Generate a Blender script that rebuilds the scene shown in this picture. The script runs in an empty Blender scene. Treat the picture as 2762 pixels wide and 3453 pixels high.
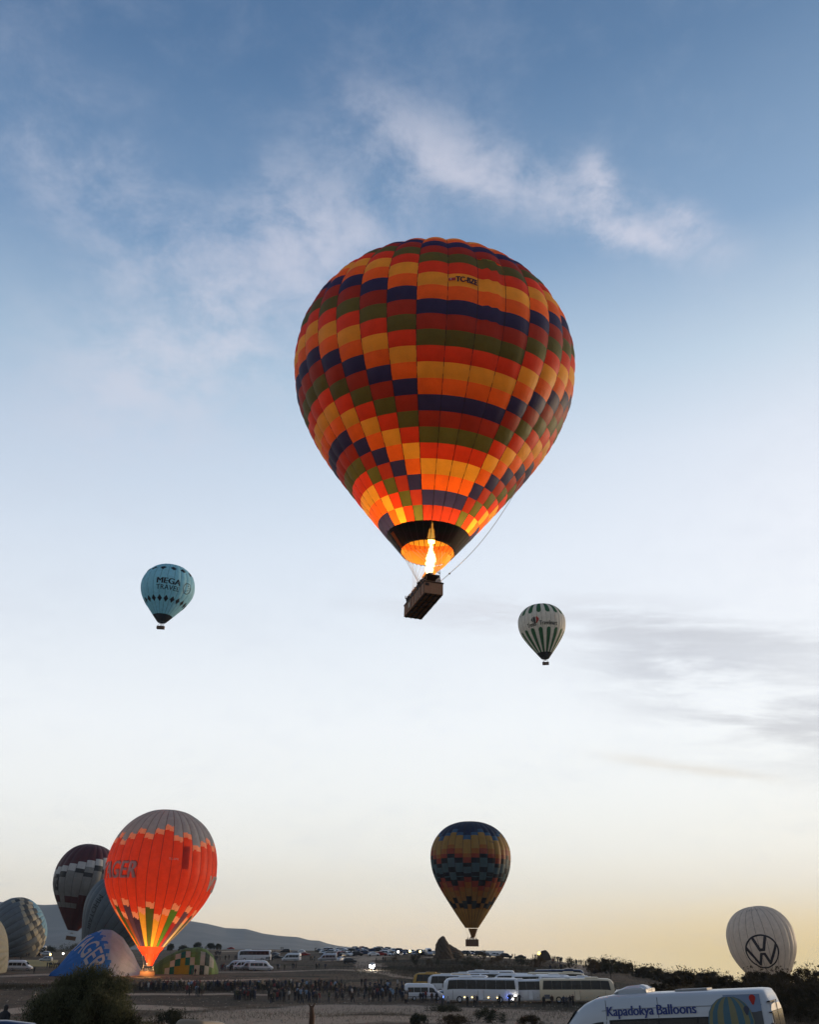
import bpy, bmesh, math, random
import numpy as np
from mathutils import Vector, Matrix, Euler
random.seed(7); rng = np.random.default_rng(7)
S = bpy.context.scene
COL = S.collection
R_ = math.radians

# ------------------------------------------------------------------ camera
F, PITCH, CXP, CYP = 3150.0, R_(25.0), 1381.0, 1726.5
cam = bpy.data.cameras.new('camera')
camo = bpy.data.objects.new('camera', cam); COL.objects.link(camo); S.camera = camo
cam.sensor_fit = 'HORIZONTAL'; cam.sensor_width = 36; cam.lens = 36 * F / 2762
cam.clip_start = 0.2; cam.clip_end = 20000
camo.rotation_euler = (R_(90) + PITCH, 0, 0)
cP, sP = math.cos(PITCH), math.sin(PITCH)

def ray(px, py):
    """direction of a view ray, one unit deep along the optical axis"""
    u = (px - CXP) / F; v = (CYP - py) / F
    return Vector((u, cP - v * sP, sP + v * cP))
def az_el(px, py):
    d = ray(px, py).normalized()
    return math.atan2(d.x, d.y), math.asin(d.z)

# ------------------------------------------------------------------ render settings
S.render.engine = 'CYCLES'
S.cycles.use_denoising = True
S.cycles.max_bounces = 8; S.cycles.transparent_max_bounces = 24
S.cycles.diffuse_bounces = 4; S.cycles.transmission_bounces = 6; S.cycles.volume_bounces = 1
S.cycles.sample_clamp_indirect = 4
S.view_settings.view_transform = 'Standard'; S.view_settings.look = 'None'
S.view_settings.exposure = 0.0; S.view_settings.gamma = 1.0
S.view_settings.use_curve_mapping = False

def lin(r, g, b):
    f = lambda c: (c / 255 / 12.92) if c / 255 <= 0.04045 else ((c / 255 + 0.055) / 1.055) ** 2.4
    return (f(r), f(g), f(b))

# ------------------------------------------------------------------ node helpers
class NT:
    def __init__(s, nt): s.nt = nt; s.n = nt.nodes; s.l = nt.links
    def new(s, t, **k):
        nd = s.n.new(t)
        for a, b in k.items(): setattr(nd, a, b)
        return nd
    def put(s, sock, v):
        if isinstance(v, bpy.types.NodeSocket): s.l.new(v, sock)
        elif isinstance(v, (tuple, list)) and len(v) == 3 and sock.type == 'RGBA': sock.default_value = (*v, 1)
        else: sock.default_value = v
    def m(s, op, *a, clamp=False):
        nd = s.new('ShaderNodeMath', operation=op, use_clamp=clamp)
        for i, v in enumerate(a): s.put(nd.inputs[i], v)
        return nd.outputs[0]
    def mix(s, f, a, b, bt='MIX'):
        nd = s.new('ShaderNodeMix', data_type='RGBA', blend_type=bt)
        s.put(nd.inputs[0], f); s.put(nd.inputs[6], a); s.put(nd.inputs[7], b)
        return nd.outputs[2]
    def noise(s, vec, scale, detail=4, rough=0.55, dist=0.0):
        nd = s.new('ShaderNodeTexNoise')
        if vec is not None: s.put(nd.inputs['Vector'], vec)
        nd.inputs['Scale'].default_value = scale; nd.inputs['Detail'].default_value = detail
        nd.inputs['Roughness'].default_value = rough; nd.inputs['Distortion'].default_value = dist
        return nd.outputs[0]
    def ss(s, x, a, b):
        nd = s.new('ShaderNodeMapRange', interpolation_type='SMOOTHSTEP')
        s.put(nd.inputs[0], x); s.put(nd.inputs[1], a); s.put(nd.inputs[2], b)
        nd.inputs[3].default_value = 0; nd.inputs[4].default_value = 1
        return nd.outputs[0]
    def ramp(s, x, stops, interp='LINEAR'):
        nd = s.new('ShaderNodeValToRGB'); cr = nd.color_ramp; cr.interpolation = interp
        while len(cr.elements) < len(stops): cr.elements.new(0.5)
        for e, (p, c) in zip(cr.elements, stops): e.position = p; e.color = (*c, 1)
        s.put(nd.inputs[0], x); return nd.outputs[0]

# ------------------------------------------------------------------ world: dawn sky with thin clouds
SUN_AZ, SUN_EL = R_(58), R_(3.5)
w = bpy.data.worlds.new('World'); S.world = w; w.use_nodes = True
W = NT(w.node_tree); W.n.clear()
nish = W.new('ShaderNodeTexSky', sky_type='NISHITA', sun_disc=False, sun_elevation=SUN_EL, sun_rotation=SUN_AZ)
bg1 = W.new('ShaderNodeBackground'); W.l.new(nish.outputs[0], bg1.inputs[0]); bg1.inputs[1].default_value = 0.03
tc = W.new('ShaderNodeTexCoord'); nrm = W.new('ShaderNodeVectorMath', operation='NORMALIZE'); W.l.new(tc.outputs['Generated'], nrm.inputs[0])
sx = W.new('ShaderNodeSeparateXYZ'); W.l.new(nrm.outputs[0], sx.inputs[0])
X, Y, Z = sx.outputs
el = W.m('ARCSINE', Z); az = W.m('ARCTAN2', X, Y)
eld = W.m('DIVIDE', W.m('MAXIMUM', el, 0.0), R_(90))
SKY = [(0, (238, 216, 182)), (1.0, (239, 222, 194)), (2.5, (240, 231, 215)), (5, (240, 238, 233)), (8, (241, 242, 242)), (12, (239, 242, 246)),
       (17, (228, 234, 242)), (22, (218, 227, 239)), (28, (199, 213, 230)), (33, (171, 194, 216)),
       (40, (119, 151, 187)), (50, (82, 116, 156)), (65, (50, 82, 124)), (90, (36, 64, 104))]
base = W.ramp(eld, [(a / 90, lin(*c)) for a, c in SKY])
# towards the sun's side the air is paler, away from it a little deeper
side = W.m('MULTIPLY_ADD', X, W.ss(el, R_(8), R_(35)), 0.0)
side = W.m('MULTIPLY', side, 0.75)
c1 = W.mix(1.0, base, W.ramp(W.m('ADD', side, 0.5), [(0, (0.72, 0.76, 0.82)), (0.5, (1, 1, 1)), (1.0, (1.45, 1.25, 1.12))]), 'MULTIPLY')
warm = W.m('MULTIPLY', W.ss(az, R_(0), R_(22)), W.m('SUBTRACT', 1.0, W.ss(el, R_(-0.6), R_(3.8))))
warm = W.m('MULTIPLY', warm, W.m('SUBTRACT', 1.0, W.ss(az, R_(75), R_(130))))
c1 = W.mix(W.m('MULTIPLY', warm, 0.85), c1, lin(224, 199, 124))
duskb = W.m('MULTIPLY', W.ss(W.m('MULTIPLY', Y, -1.0), -0.25, 0.7), 1.0)
c1 = W.mix(W.m('MULTIPLY', duskb, 0.75), c1, W.mix(0.75, c1, lin(70, 84, 112)))
# clouds
plane = W.new('ShaderNodeCombineXYZ')
zz = W.m('ADD', W.m('MAXIMUM', Z, 0.0), 0.22)
W.put(plane.inputs[0], W.m('DIVIDE', X, zz)); W.put(plane.inputs[1], W.m('DIVIDE', Y, zz))
n_big = W.noise(plane.outputs[0], 2.2, 7, 0.6, 0.15)
n_fin = W.noise(plane.outputs[0], 11.0, 10, 0.68, 0.2)
str_ = W.new('ShaderNodeCombineXYZ'); W.put(str_.inputs[0], W.m('MULTIPLY', az, 2.2)); W.put(str_.inputs[1], W.m('MULTIPLY', W.m('ADD', el, W.m('MULTIPLY', az, .10)), 13.0)); n_str = W.noise(str_.outputs[0], 2.2, 9, .62, .3)
nz = W.m('ADD', W.m('MULTIPLY', n_big, 0.55), W.m('MULTIPLY', n_fin, 0.45))
def patch(p0, p1, wid, soft=1.0):
    a0, e0 = az_el(*p0); a1, e1 = az_el(*p1); ac, ec = (a0 + a1) / 2, (e0 + e1) / 2
    k = math.cos(ec); dx, dy = (a1 - a0) * k / 2, (e1 - e0) / 2; L = math.hypot(dx, dy); ca, sa = dx / L, dy / L
    wr = wid / F
    du = W.m('MULTIPLY', W.m('SUBTRACT', az, ac), k); dv = W.m('SUBTRACT', el, ec)
    p = W.m('DIVIDE', W.m('ADD', W.m('MULTIPLY', du, ca), W.m('MULTIPLY', dv, sa)), L)
    q = W.m('DIVIDE', W.m('SUBTRACT', W.m('MULTIPLY', dv, ca), W.m('MULTIPLY', du, sa)), wr)
    r2 = W.m('ADD', W.m('POWER', W.m('ABSOLUTE', p), 3.0), W.m('POWER', W.m('ABSOLUTE', q), 2.0))
    f = W.m('EXPONENT', W.m('MULTIPLY', r2, -1.0 * soft))
    return f
def cloud(c, mask, lo, hi, amt, colr, nn=None):
    v = W.m('MULTIPLY', mask, W.ss(nn or nz, lo, hi))
    return W.mix(W.m('MULTIPLY', v, amt), c, colr)
white = lin(214, 212, 224)
for p0, p1, wd, lo, hi, amt in [((1100, 330), (2000, 660), 125, .40, .62, .46), ((1400, 520), (1750, 660), 60, .38, .58, .42), ((1780, 620), (2440, 850), 95, .37, .60, .55), ((1980, 520), (2060, 700), 50, .40, .57, .6),
        ((2250, 690), (2420, 800), 45, .38, .55, .5), ((1900, 740), (2380, 850), 45, .36, .54, .5),
        ((0, 250), (900, 1150), 190, .38, .62, .42), ((200, 1350), (1000, 1000), 240, .38, .60, .55), ((800, 650), (1300, 950), 230, .38, .62, .50), ((900, 900), (1500, 560), 140, .42, .66, .3)]:
    c1 = cloud(c1, patch(p0, p1, wd), lo, hi, amt, white)
for p0, p1, wd, lo, hi, amt, cc in [((1250, 2020), (2350, 2110), 75, .38, .60, .55, (206, 206, 214)), ((2000, 2190), (2950, 2440), 150, .34, .58, .85, (186, 188, 198)), ((1900, 2085), (2900, 2180), 50, .36, .58, .65, (192, 194, 202)),
        ((2380, 2380), (3000, 2560), 90, .34, .56, .55, (196, 196, 202)), ((2050, 2550), (2640, 2630), 20, .38, .54, .5, (216, 206, 194))]:
    c1 = cloud(c1, patch(p0, p1, wd), lo, hi, amt, lin(*cc), n_str)
glob = W.m('MULTIPLY', W.ss(nz, .46, .72), 0.18)
c1 = W.mix(glob, c1, lin(196, 202, 216))
bg2 = W.new('ShaderNodeBackground'); W.put(bg2.inputs[0], c1); bg2.inputs[1].default_value = 1.05
addn = W.new('ShaderNodeAddShader'); W.l.new(bg1.outputs[0], addn.inputs[0]); W.l.new(bg2.outputs[0], addn.inputs[1])
wo = W.new('ShaderNodeOutputWorld'); W.l.new(addn.outputs[0], wo.inputs[0])

sun = bpy.data.lights.new('sun', 'SUN'); sun.energy = 3.2; sun.angle = R_(6); sun.color = (1.0, 0.74, 0.46)
suno = bpy.data.objects.new('sun', sun); COL.objects.link(suno)
sd = Vector((math.sin(SUN_AZ) * math.cos(SUN_EL), math.cos(SUN_AZ) * math.cos(SUN_EL), math.sin(SUN_EL)))
suno.rotation_euler = sd.to_track_quat('Z', 'Y').to_euler()

# ------------------------------------------------------------------ object helpers
def tag(o, label=None, cat=None, group=None, kind=None):
    if label: o['label'] = label
    if cat: o['category'] = cat
    if group: o['group'] = group
    if kind: o['kind'] = kind
    return o
def empty(name, loc=(0, 0, 0), rot=(0, 0, 0), label=None, cat=None, group=None):
    o = bpy.data.objects.new(name, None); COL.objects.link(o); o.location = loc; o.rotation_euler = rot
    o.empty_display_size = 0.3
    return tag(o, label, cat, group)
def mk(name, verts, faces, mat, parent=None, smooth=False, midx=None, cols=None, loc=None):
    me = bpy.data.meshes.new(name)
    me.from_pydata([tuple(map(float, v)) for v in verts] if not isinstance(verts, np.ndarray) else verts.tolist(), [], faces if isinstance(faces, list) else faces.tolist())
    for m in (mat if isinstance(mat, (list, tuple)) else [mat]): me.materials.append(m)
    if midx is not None: me.polygons.foreach_set('material_index', np.asarray(midx, dtype=np.int32))
    if smooth: me.polygons.foreach_set('use_smooth', np.ones(len(me.polygons), dtype=bool))
    if cols is not None:
        at_ = me.attributes.new('Col', 'FLOAT_COLOR', 'FACE')
        c = np.ones((len(me.polygons), 4), dtype=np.float32); c[:, :3] = cols; at_.data.foreach_set('color', c.ravel())
    me.update()
    o = bpy.data.objects.new(name, me); COL.objects.link(o)
    if parent: o.parent = parent
    if loc is not None: o.location = loc
    return o
class MB:
    """collects shapes for one mesh"""
    def __init__(s): s.v = []; s.f = []; s.m = []
    def add(s, v, f, mi=0):
        b = len(s.v); s.v += [tuple(p) for p in v]; s.f += [tuple(i + b for i in q) for q in f]; s.m += [mi] * len(f); return s
    def box(s, c, d, mi=0, rot=None, bev=0.0):
        cx, cy, cz = c; dx, dy, dz = (k / 2 for k in d)
        if bev:
            bm = bmesh.new(); bmesh.ops.create_cube(bm, size=1.0)
            for v in bm.verts: v.co = Vector((v.co.x * d[0], v.co.y * d[1], v.co.z * d[2]))
            bmesh.ops.bevel(bm, geom=list(bm.edges), offset=bev, segments=2, affect='EDGES')
            v = [x.co.copy() for x in bm.verts]; f = [[q.index for q in p.verts] for p in bm.faces]; bm.free()
        else:
            v = [Vector((a * dx, b * dy, e * dz)) for a in (-1, 1) for b in (-1, 1) for e in (-1, 1)]
            f = [(0, 1, 3, 2), (4, 6, 7, 5), (0, 4, 5, 1), (2, 3, 7, 6), (0, 2, 6, 4), (1, 5, 7, 3)]
        if rot: v = [rot @ p for p in v]
        return s.add([p + Vector(c) for p in v], f, mi)
    def tube(s, pts, r, n=6, mi=0, caps=True):
        pts = [Vector(p) for p in pts]; rr = r if isinstance(r, (list, tuple)) else [r] * len(pts); V = []; Fc = []
        for i, p in enumerate(pts):
            t = (pts[min(i + 1, len(pts) - 1)] - pts[max(i - 1, 0)]).normalized()
            a = t.cross(Vector((0, 0, 1)) if abs(t.z) < 0.9 else Vector((1, 0, 0))).normalized(); b = t.cross(a)
            for k in range(n):
                an = 2 * math.pi * k / n; V.append(p + (a * math.cos(an) + b * math.sin(an)) * rr[i])
        for i in range(len(pts) - 1):
            for k in range(n): Fc.append((i * n + k, i * n + (k + 1) % n, (i + 1) * n + (k + 1) % n, (i + 1) * n + k))
        if caps: Fc.append(tuple(range(n))[::-1]); Fc.append(tuple((len(pts) - 1) * n + k for k in range(n)))
        return s.add(V, Fc, mi)
    def lathe(s, prof, n=16, mi=0, axis='Z', c=(0, 0, 0)):
        V = []; Fc = []; m = len(prof)
        for k in range(n):
            a = 2 * math.pi * k / n
            for r, h in prof:
                p = Vector((r * math.cos(a), r * math.sin(a), h))
                if axis == 'Y': p = Vector((p.x, p.z, p.y))
                V.append(p + Vector(c))
        for k in range(n):
            for j in range(m - 1):
                a, b = k * m + j, ((k + 1) % n) * m + j; Fc.append((a, b, b + 1, a + 1))
        return s.add(V, Fc, mi)
    def build(s, name, mat, parent=None, smooth=False, **k):
        return mk(name, s.v, s.f, mat, parent, smooth, s.m, **k)
def copy_tree(o, parent=None):
    c = o.copy(); COL.objects.link(c); c.parent = parent
    for ch in o.children: copy_tree(ch, c)
    return c

# ------------------------------------------------------------------ materials
_mc = {}
def mat(name, col, rough=0.6, metal=0.0, var=0.12, scale=3.0, bump=0.0, emit=0.0, spec=0.4, alpha=1.0, ecol=None):
    if name in _mc: return _mc[name]
    m = bpy.data.materials.new(name); m.use_nodes = True; T = NT(m.node_tree); p = T.n['Principled BSDF']
    tcn = T.new('ShaderNodeTexCoord')
    nv = T.noise(tcn.outputs['Object'], scale, 5, 0.6)
    cc = T.mix(T.m('MULTIPLY', nv, 1.0), tuple(c * (1 - var) for c in col), tuple(min(1, c * (1 + var)) for c in col))
    T.put(p.inputs['Base Color'], cc); p.inputs['Roughness'].default_value = rough; p.inputs['Metallic'].default_value = metal
    p.inputs['Specular IOR Level'].default_value = spec
    if alpha < 1: p.inputs['Alpha'].default_value = alpha
    if emit:
        p.inputs['Emission Color'].default_value = (*(ecol or col), 1); p.inputs['Emission Strength'].default_value = emit
    if bump:
        b = T.new('ShaderNodeBump'); b.inputs['Strength'].default_value = bump; T.put(b.inputs['Height'], T.noise(tcn.outputs['Object'], scale * 4, 6, 0.7)); T.l.new(b.outputs[0], p.inputs['Normal'])
    _mc[name] = m; return m
def fabric(name, col=None, trans=0.45, rough=0.55, see=0.0):
    """thin coated nylon: part of the light passes through; colour from the panels' own attribute"""
    if name in _mc: return _mc[name]
    m = bpy.data.materials.new(name); m.use_nodes = True; T = NT(m.node_tree); p = T.n['Principled BSDF']; out = T.n['Material Output']
    if col is None:
        a = T.new('ShaderNodeAttribute', attribute_name='Col'); c0 = a.outputs['Color']
    else:
        rgb = T.new('ShaderNodeRGB'); rgb.outputs[0].default_value = (*col, 1); c0 = rgb.outputs[0]
    tcn = T.new('ShaderNodeTexCoord')
    nv = T.noise(tcn.outputs['Object'], 0.7, 6, 0.6)
    c = T.mix(1.0, c0, T.ramp(nv, [(0.3, (0.86, 0.86, 0.86)), (0.7, (1.06, 1.06, 1.06))]), 'MULTIPLY')
    p.inputs['Roughness'].default_value = rough; p.inputs['Specular IOR Level'].default_value = 0.25
    T.put(p.inputs['Base Color'], c)
    mp = T.new('ShaderNodeMapping'); T.l.new(tcn.outputs['Object'], mp.inputs[0]); mp.inputs['Scale'].default_value = (1, 1, 0.35)
    b = T.new('ShaderNodeBump'); b.inputs['Strength'].default_value = 0.35; b.inputs['Distance'].default_value = 0.12
    T.put(b.inputs['Height'], T.noise(mp.outputs[0], 1.3, 5, 0.62, 0.6)); T.l.new(b.outputs[0], p.inputs['Normal'])
    tr = T.new('ShaderNodeBsdfTranslucent'); T.put(tr.inputs[0], c); T.l.new(b.outputs[0], tr.inputs['Normal'])
    mx = T.new('ShaderNodeMixShader'); mx.inputs[0].default_value = trans
    T.l.new(p.outputs[0], mx.inputs[1]); T.l.new(tr.outputs[0], mx.inputs[2])
    last = mx.outputs[0]
    if see:
        tp = T.new('ShaderNodeBsdfTransparent'); m2 = T.new('ShaderNodeMixShader'); m2.inputs[0].default_value = see
        T.l.new(last, m2.inputs[1]); T.l.new(tp.outputs[0], m2.inputs[2]); last = m2.outputs[0]
    T.l.new(last, out.inputs[0]); _mc[name] = m; return m

FAB = fabric('ripstop_nylon', trans=.5); FAB_L = fabric('thin_lit_nylon', trans=0.6); FAB_D = fabric('dense_nylon', trans=0.15)
WHITE = mat('white_paint', (0.62, 0.64, 0.66), 0.35, var=0.06, scale=1.5)
CREAM = mat('cream_paint', (0.60, 0.53, 0.42), 0.4, var=0.06)
SILVER = mat('silver_paint', (0.42, 0.44, 0.47), 0.3, 0.5, var=0.05)
BLACKP = mat('black_paint', (0.018, 0.018, 0.022), 0.3, 0.1, var=0.1)
GREYP = mat('grey_paint', (0.12, 0.13, 0.15), 0.3, 0.4, var=0.05)
REDP = mat('red_paint', (0.25, 0.018, 0.014), 0.35, var=0.08)
BLUEP = mat('blue_paint', (0.02, 0.08, 0.28), 0.35, var=0.08)
DBLUE = mat('dark_blue_paint', (0.02, 0.035, 0.09), 0.3, 0.2, var=0.08)
GOLD = mat('ochre_paint', (0.42, 0.24, 0.04), 0.4, var=0.08)
GLASS = mat('dark_tinted_glass', (0.010, 0.011, 0.012), 0.12, var=0.2, spec=0.3)
SEALM = mat('rubber_seal', (0.015, 0.015, 0.015), 0.7)
TYRE = mat('tyre_rubber', (0.012, 0.012, 0.012), 0.85)
RIM = mat('wheel_rim', (0.35, 0.36, 0.38), 0.35, 0.7)
LAMPW = mat('headlight_lit', (1, 0.95, 0.85), emit=9.0, ecol=(1, 0.93, 0.8))
LAMPY = mat('headlight_yellow_lit', (1, 0.8, 0.4), emit=7.0, ecol=(1, 0.72, 0.25))
LAMPR = mat('tail_light_lit', (1, 0.05, 0.02), emit=5.0, ecol=(1, 0.08, 0.02))
LAMPB = mat('blue_lamp_lit', (0.1, 0.2, 1), emit=8.0, ecol=(0.1, 0.22, 1))
LAMPOFF = mat('lamp_glass', (0.4, 0.4, 0.38), 0.15, spec=0.8)
TAILOFF = mat('tail_light', (0.22, 0.01, 0.01), 0.25)
WICKER = mat('wicker', (0.115, 0.058, 0.03), 0.8, var=0.35, scale=14, bump=0.6)
LEATHER = mat('dark_leather', (0.035, 0.02, 0.014), 0.7, var=0.3)
STEEL = mat('steel_tube', (0.25, 0.25, 0.26), 0.4, 0.8)
ROPE = mat('pale_rope', (0.45, 0.45, 0.45), 0.8)
TAPE = mat('seam_tape', (0.03, 0.02, 0.02), 0.8)
INK = mat('black_ink', (0.02, 0.022, 0.03), 0.7)
# ------------------------------------------------------------------ terrain
DS = 0.907
NEAR = [(0, -1.7), (20, -3.0), (36, -4.0), (60, -5.5), (100, -7.8), (140, -8.5)]
NEARL = [(0, -1.7), (20, -2.5), (36, -3.4), (60, -5.0), (100, -7.6), (140, -8.5)]
PROF = [
    (-900, NEARL + [(200, -8.5), (225, -7.8), (250, -6.9), (330, -6), (450, -4.6), (560, -3.2), (700, -0.9), (780, -1.2), (1500, -8), (3000, -10), (9000, -10)]),
    (300, NEARL + [(200, -8.5), (225, -7.8), (250, -6.9), (330, -6), (450, -4.6), (560, -3.2), (700, -0.9), (780, -1.2), (1500, -8), (3000, -10), (9000, -10)]),
    (900, NEAR + [(205, -8.5), (240, -7.9), (262, -6.8), (335, -6.0), (405, -4.4), (440, -4.1), (560, -1.2), (700, -0.8), (800, -2), (1500, -10), (3000, -14), (9000, -14)]),
    (1250, NEAR + [(215, -8.5), (260, -7.9), (300, -6.9), (350, -5.8), (450, -2.2), (500, -1.1), (560, -0.8), (700, -5), (1200, -18), (3000, -24), (9000, -30)]),
    (1550, NEAR + [(285, -8.5), (330, -6.7), (380, -4.6), (430, -2.6), (455, -2.4), (520, -4), (700, -9), (1200, -26), (3000, -45), (9000, -110)]),
    (1800, NEAR + [(285, -8.5), (330, -6.9), (395, -3.7), (415, -3.5), (500, -6), (700, -11), (1200, -32), (3000, -70), (9000, -190)]),
    (2060, NEAR + [(280, -8.5), (330, -6.9), (385, -5.7), (480, -9), (700, -14), (1200, -38), (3000, -90), (9000, -260)]),
    (2300, NEAR + [(155, -7.6), (180, -6.0), (205, -5.7), (260, -7.4), (380, -11), (700, -18), (1200, -50), (3000, -110), (9000, -300)]),
    (3700, NEAR + [(155, -7.6), (180, -6.0), (205, -5.7), (260, -7.4), (380, -11), (700, -18), (1200, -50), (3000, -110), (9000, -300)]),
]
_DG = np.concatenate([np.linspace(0, 300, 601), np.geomspace(301, 9500, 900)])
_PT = []
for _, pr in PROF:
    d = np.array([p[0] for p in pr]) * DS; z = np.array([p[1] for p in pr], float)
    zz_ = np.interp(_DG, d, z)
    # soften the kinks
    k = np.interp(_DG, [0, 100, 400, 1000, 9000], [3, 5, 6, 30, 150])
    zz_ = (np.interp(_DG - k, d, z) + 2 * zz_ + np.interp(_DG + k, d, z)) / 4
    _PT.append(zz_)
_PT = np.array(_PT); _PX = np.array([p[0] for p in PROF], float)
KAZ = F * (cP + 0.4663 * sP)
def _vn(x, y, s, seed):
    """cheap smooth noise from sines"""
    a = np.sin(x / s + seed) * np.cos(y / s * 1.13 + seed * 1.7) + 0.5 * np.sin((x * 0.8 + y * 0.6) / s * 2.1 + seed * 2.3) * np.cos((y * .9 - x * .5) / s * 1.9 + seed)
    return a / 1.5
def ground_z(x, y):
    x = np.asarray(x, float); y = np.asarray(y, float)
    d = np.hypot(x, y); th = np.arctan2(x, y)
    px = CXP + KAZ * np.tan(np.clip(th, -0.55, 0.6))
    px = np.clip(px, _PX[0], _PX[-1])
    i = np.clip(np.searchsorted(_PX, px) - 1, 0, len(_PX) - 2)
    t = (px - _PX[i]) / (_PX[i + 1] - _PX[i]); t = t * t * (3 - 2 * t)
    fi = np.interp(d, _DG, np.arange(len(_DG))); j = np.clip(fi.astype(int), 0, len(_DG) - 2); u = fi - j
    z = (_PT[i, j] * (1 - u) + _PT[i, j + 1] * u) * (1 - t) + (_PT[i + 1, j] * (1 - u) + _PT[i + 1, j + 1] * u) * t
    amp = np.interp(d, [0, 60, 150, 500, 2000], [0.05, 0.18, 0.22, 0.25, 2.0])
    return z + amp * (_vn(x, y, 14, 1.3) * 0.7 + _vn(x, y, 5.2, 4.1) * 0.3)
def at(px, py, dmin=15.0):
    """where the view ray through a spot of the photograph meets the ground"""
    r = ray(px, py); h = math.hypot(r.x, r.y)
    ds = np.concatenate([np.arange(dmin, 700, 0.5), np.arange(700, 3000, 6)])
    xs, ys, zs = r.x / h * ds, r.y / h * ds, r.z / h * ds
    g = ground_z(xs, ys); k = np.nonzero(g > zs)[0]
    k = k[0] if len(k) else np.argmin(np.where(ds > 250, zs - g, 1e9))
    return Vector((xs[k], ys[k], float(g[k])))
def on(px, d):
    """ground point at a distance, in the direction of photograph column px"""
    th = math.atan((px - CXP) / KAZ); x, y = d * math.sin(th), d * math.cos(th)
    return Vector((x, y, float(ground_z(x, y))))
def gpt(x, y): return Vector((x, y, float(ground_z(x, y))))

th = np.radians(np.concatenate([np.arange(-180, -27, 3.0), np.arange(-27, 27, 0.11), np.arange(27, 180, 3.0)]))
rd = np.concatenate([[0.5, 3, 6, 9, 12, 15, 18, 21, 24, 27, 30, 34, 38, 43, 48, 54, 60, 68, 76, 85, 95, 105], np.arange(112, 420, 1.1), np.geomspace(422, 900, 90), np.geomspace(920, 9000, 60)])
TT, RR = np.meshgrid(th, rd, indexing='ij')
GX, GY = RR * np.sin(TT), RR * np.cos(TT); GZ = ground_z(GX, GY)
nt_, nr_ = GX.shape
TRACKS = [  # worn pale tracks, as spots of the photograph
    ([(0, 3412), (120, 3398), (300, 3392), (600, 3400)], 5.0), ([(700, 3440), (900, 3420), (1150, 3398), (1380, 3400), (1700, 3420), (1900, 3425), (2000, 3440)], 11.0),
    ([(1000, 3445), (1300, 3430), (1650, 3446)], 7.0), ([(1300, 3395), (1450, 3404)], 3.0),
    ([(380, 3352), (600, 3352), (760, 3350), (930, 3354)], 2.2), ([(570, 3305), (680, 3306), (900, 3300)], 3.0),
    ([(560, 3278), (900, 3276), (1130, 3268), (1250, 3274), (1350, 3292), (1420, 3300)], 3.0), ([(1255, 3272), (1240, 3250), (1210, 3238), (1290, 3222), (1340, 3214), (1320, 3206), (1250, 3212)], 5.0),
    ([(1600, 3226), (1700, 3222), (1790, 3232), (1900, 3240), (1985, 3262), (1978, 3280)], 7.0), ([(1455, 3226), (1520, 3232)], 3.0), ([(0, 3290), (150, 3284), (420, 3288)], 5.0),
    ([(1100, 3240), (1200, 3225), (1300, 3215)], 4.0), ([(800, 3205), (1000, 3204)], 12.0)]
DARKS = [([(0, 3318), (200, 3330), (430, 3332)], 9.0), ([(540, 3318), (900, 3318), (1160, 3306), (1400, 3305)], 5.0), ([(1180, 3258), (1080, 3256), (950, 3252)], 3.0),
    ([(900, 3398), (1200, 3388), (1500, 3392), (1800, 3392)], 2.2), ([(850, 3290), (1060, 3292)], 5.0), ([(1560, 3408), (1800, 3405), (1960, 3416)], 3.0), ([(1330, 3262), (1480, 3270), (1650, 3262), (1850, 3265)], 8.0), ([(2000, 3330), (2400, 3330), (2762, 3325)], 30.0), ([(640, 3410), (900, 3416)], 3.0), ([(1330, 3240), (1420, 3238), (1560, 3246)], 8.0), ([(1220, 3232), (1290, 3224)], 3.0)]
def linemask(lines):
    m = np.zeros_like(GX)
    jit = _vn(GX, GY, 6.0, 9.0) * 1.2 + _vn(GX, GY, 2.2, 3.0) * 0.6
    for pts, wdt in lines:
        P = [at(*p) for p in pts]
        for a, b in zip(P, P[1:]):
            dx, dy = b.x - a.x, b.y - a.y; L2 = dx * dx + dy * dy + 1e-9
            t = np.clip(((GX - a.x) * dx + (GY - a.y) * dy) / L2, 0, 1)
            dist = np.hypot(GX - a.x - t * dx, GY - a.y - t * dy) + jit * min(1.5, wdt * .3)
            m = np.maximum(m, np.clip(1.4 - dist / wdt, 0, 1))
    return m
tm = linemask(TRACKS); dm = linemask(DARKS)
idx = np.arange(nt_ * nr_).reshape(nt_, nr_)
q = np.stack([idx[:-1, :-1], idx[1:, :-1], idx[1:, 1:], idx[:-1, 1:]], -1).reshape(-1, 4)[:, ::-1]
q2 = np.stack([idx[-1, :-1], idx[0, :-1], idx[0, 1:], idx[-1, 1:]], -1).reshape(-1, 4)[:, ::-1]
gm = bpy.data.materials.new('dry_ground'); gm.use_nodes = True; T = NT(gm.node_tree); p = T.n['Principled BSDF']
a1 = T.new('ShaderNodeAttribute', attribute_name='cover'); sp_ = T.new('ShaderNodeSeparateColor'); T.l.new(a1.outputs['Color'], sp_.inputs[0])
tcn = T.new('ShaderNodeTexCoord'); OBJ = tcn.outputs['Object']
n1 = T.noise(OBJ, 0.045, 6, 0.6); n2 = T.noise(OBJ, 0.5, 6, 0.65); n3 = T.noise(OBJ, 3.5, 5, 0.7)
soil = T.mix(T.ss(n1, .4, .62), (0.130, 0.084, 0.052), (0.070, 0.047, 0.029))
soil = T.mix(T.m('MULTIPLY', T.ss(n2, .4, .68), .7), soil, (0.042, 0.032, 0.020))
soil = T.mix(T.m('MULTIPLY', T.ss(n3, .5, .75), .5), soil, (0.18, 0.135, 0.095))
dk = T.m('MULTIPLY', T.ss(T.m('ADD', sp_.outputs[1], T.m('MULTIPLY', T.m('SUBTRACT', n2, .5), .9)), .25, .7), .9)
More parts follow.
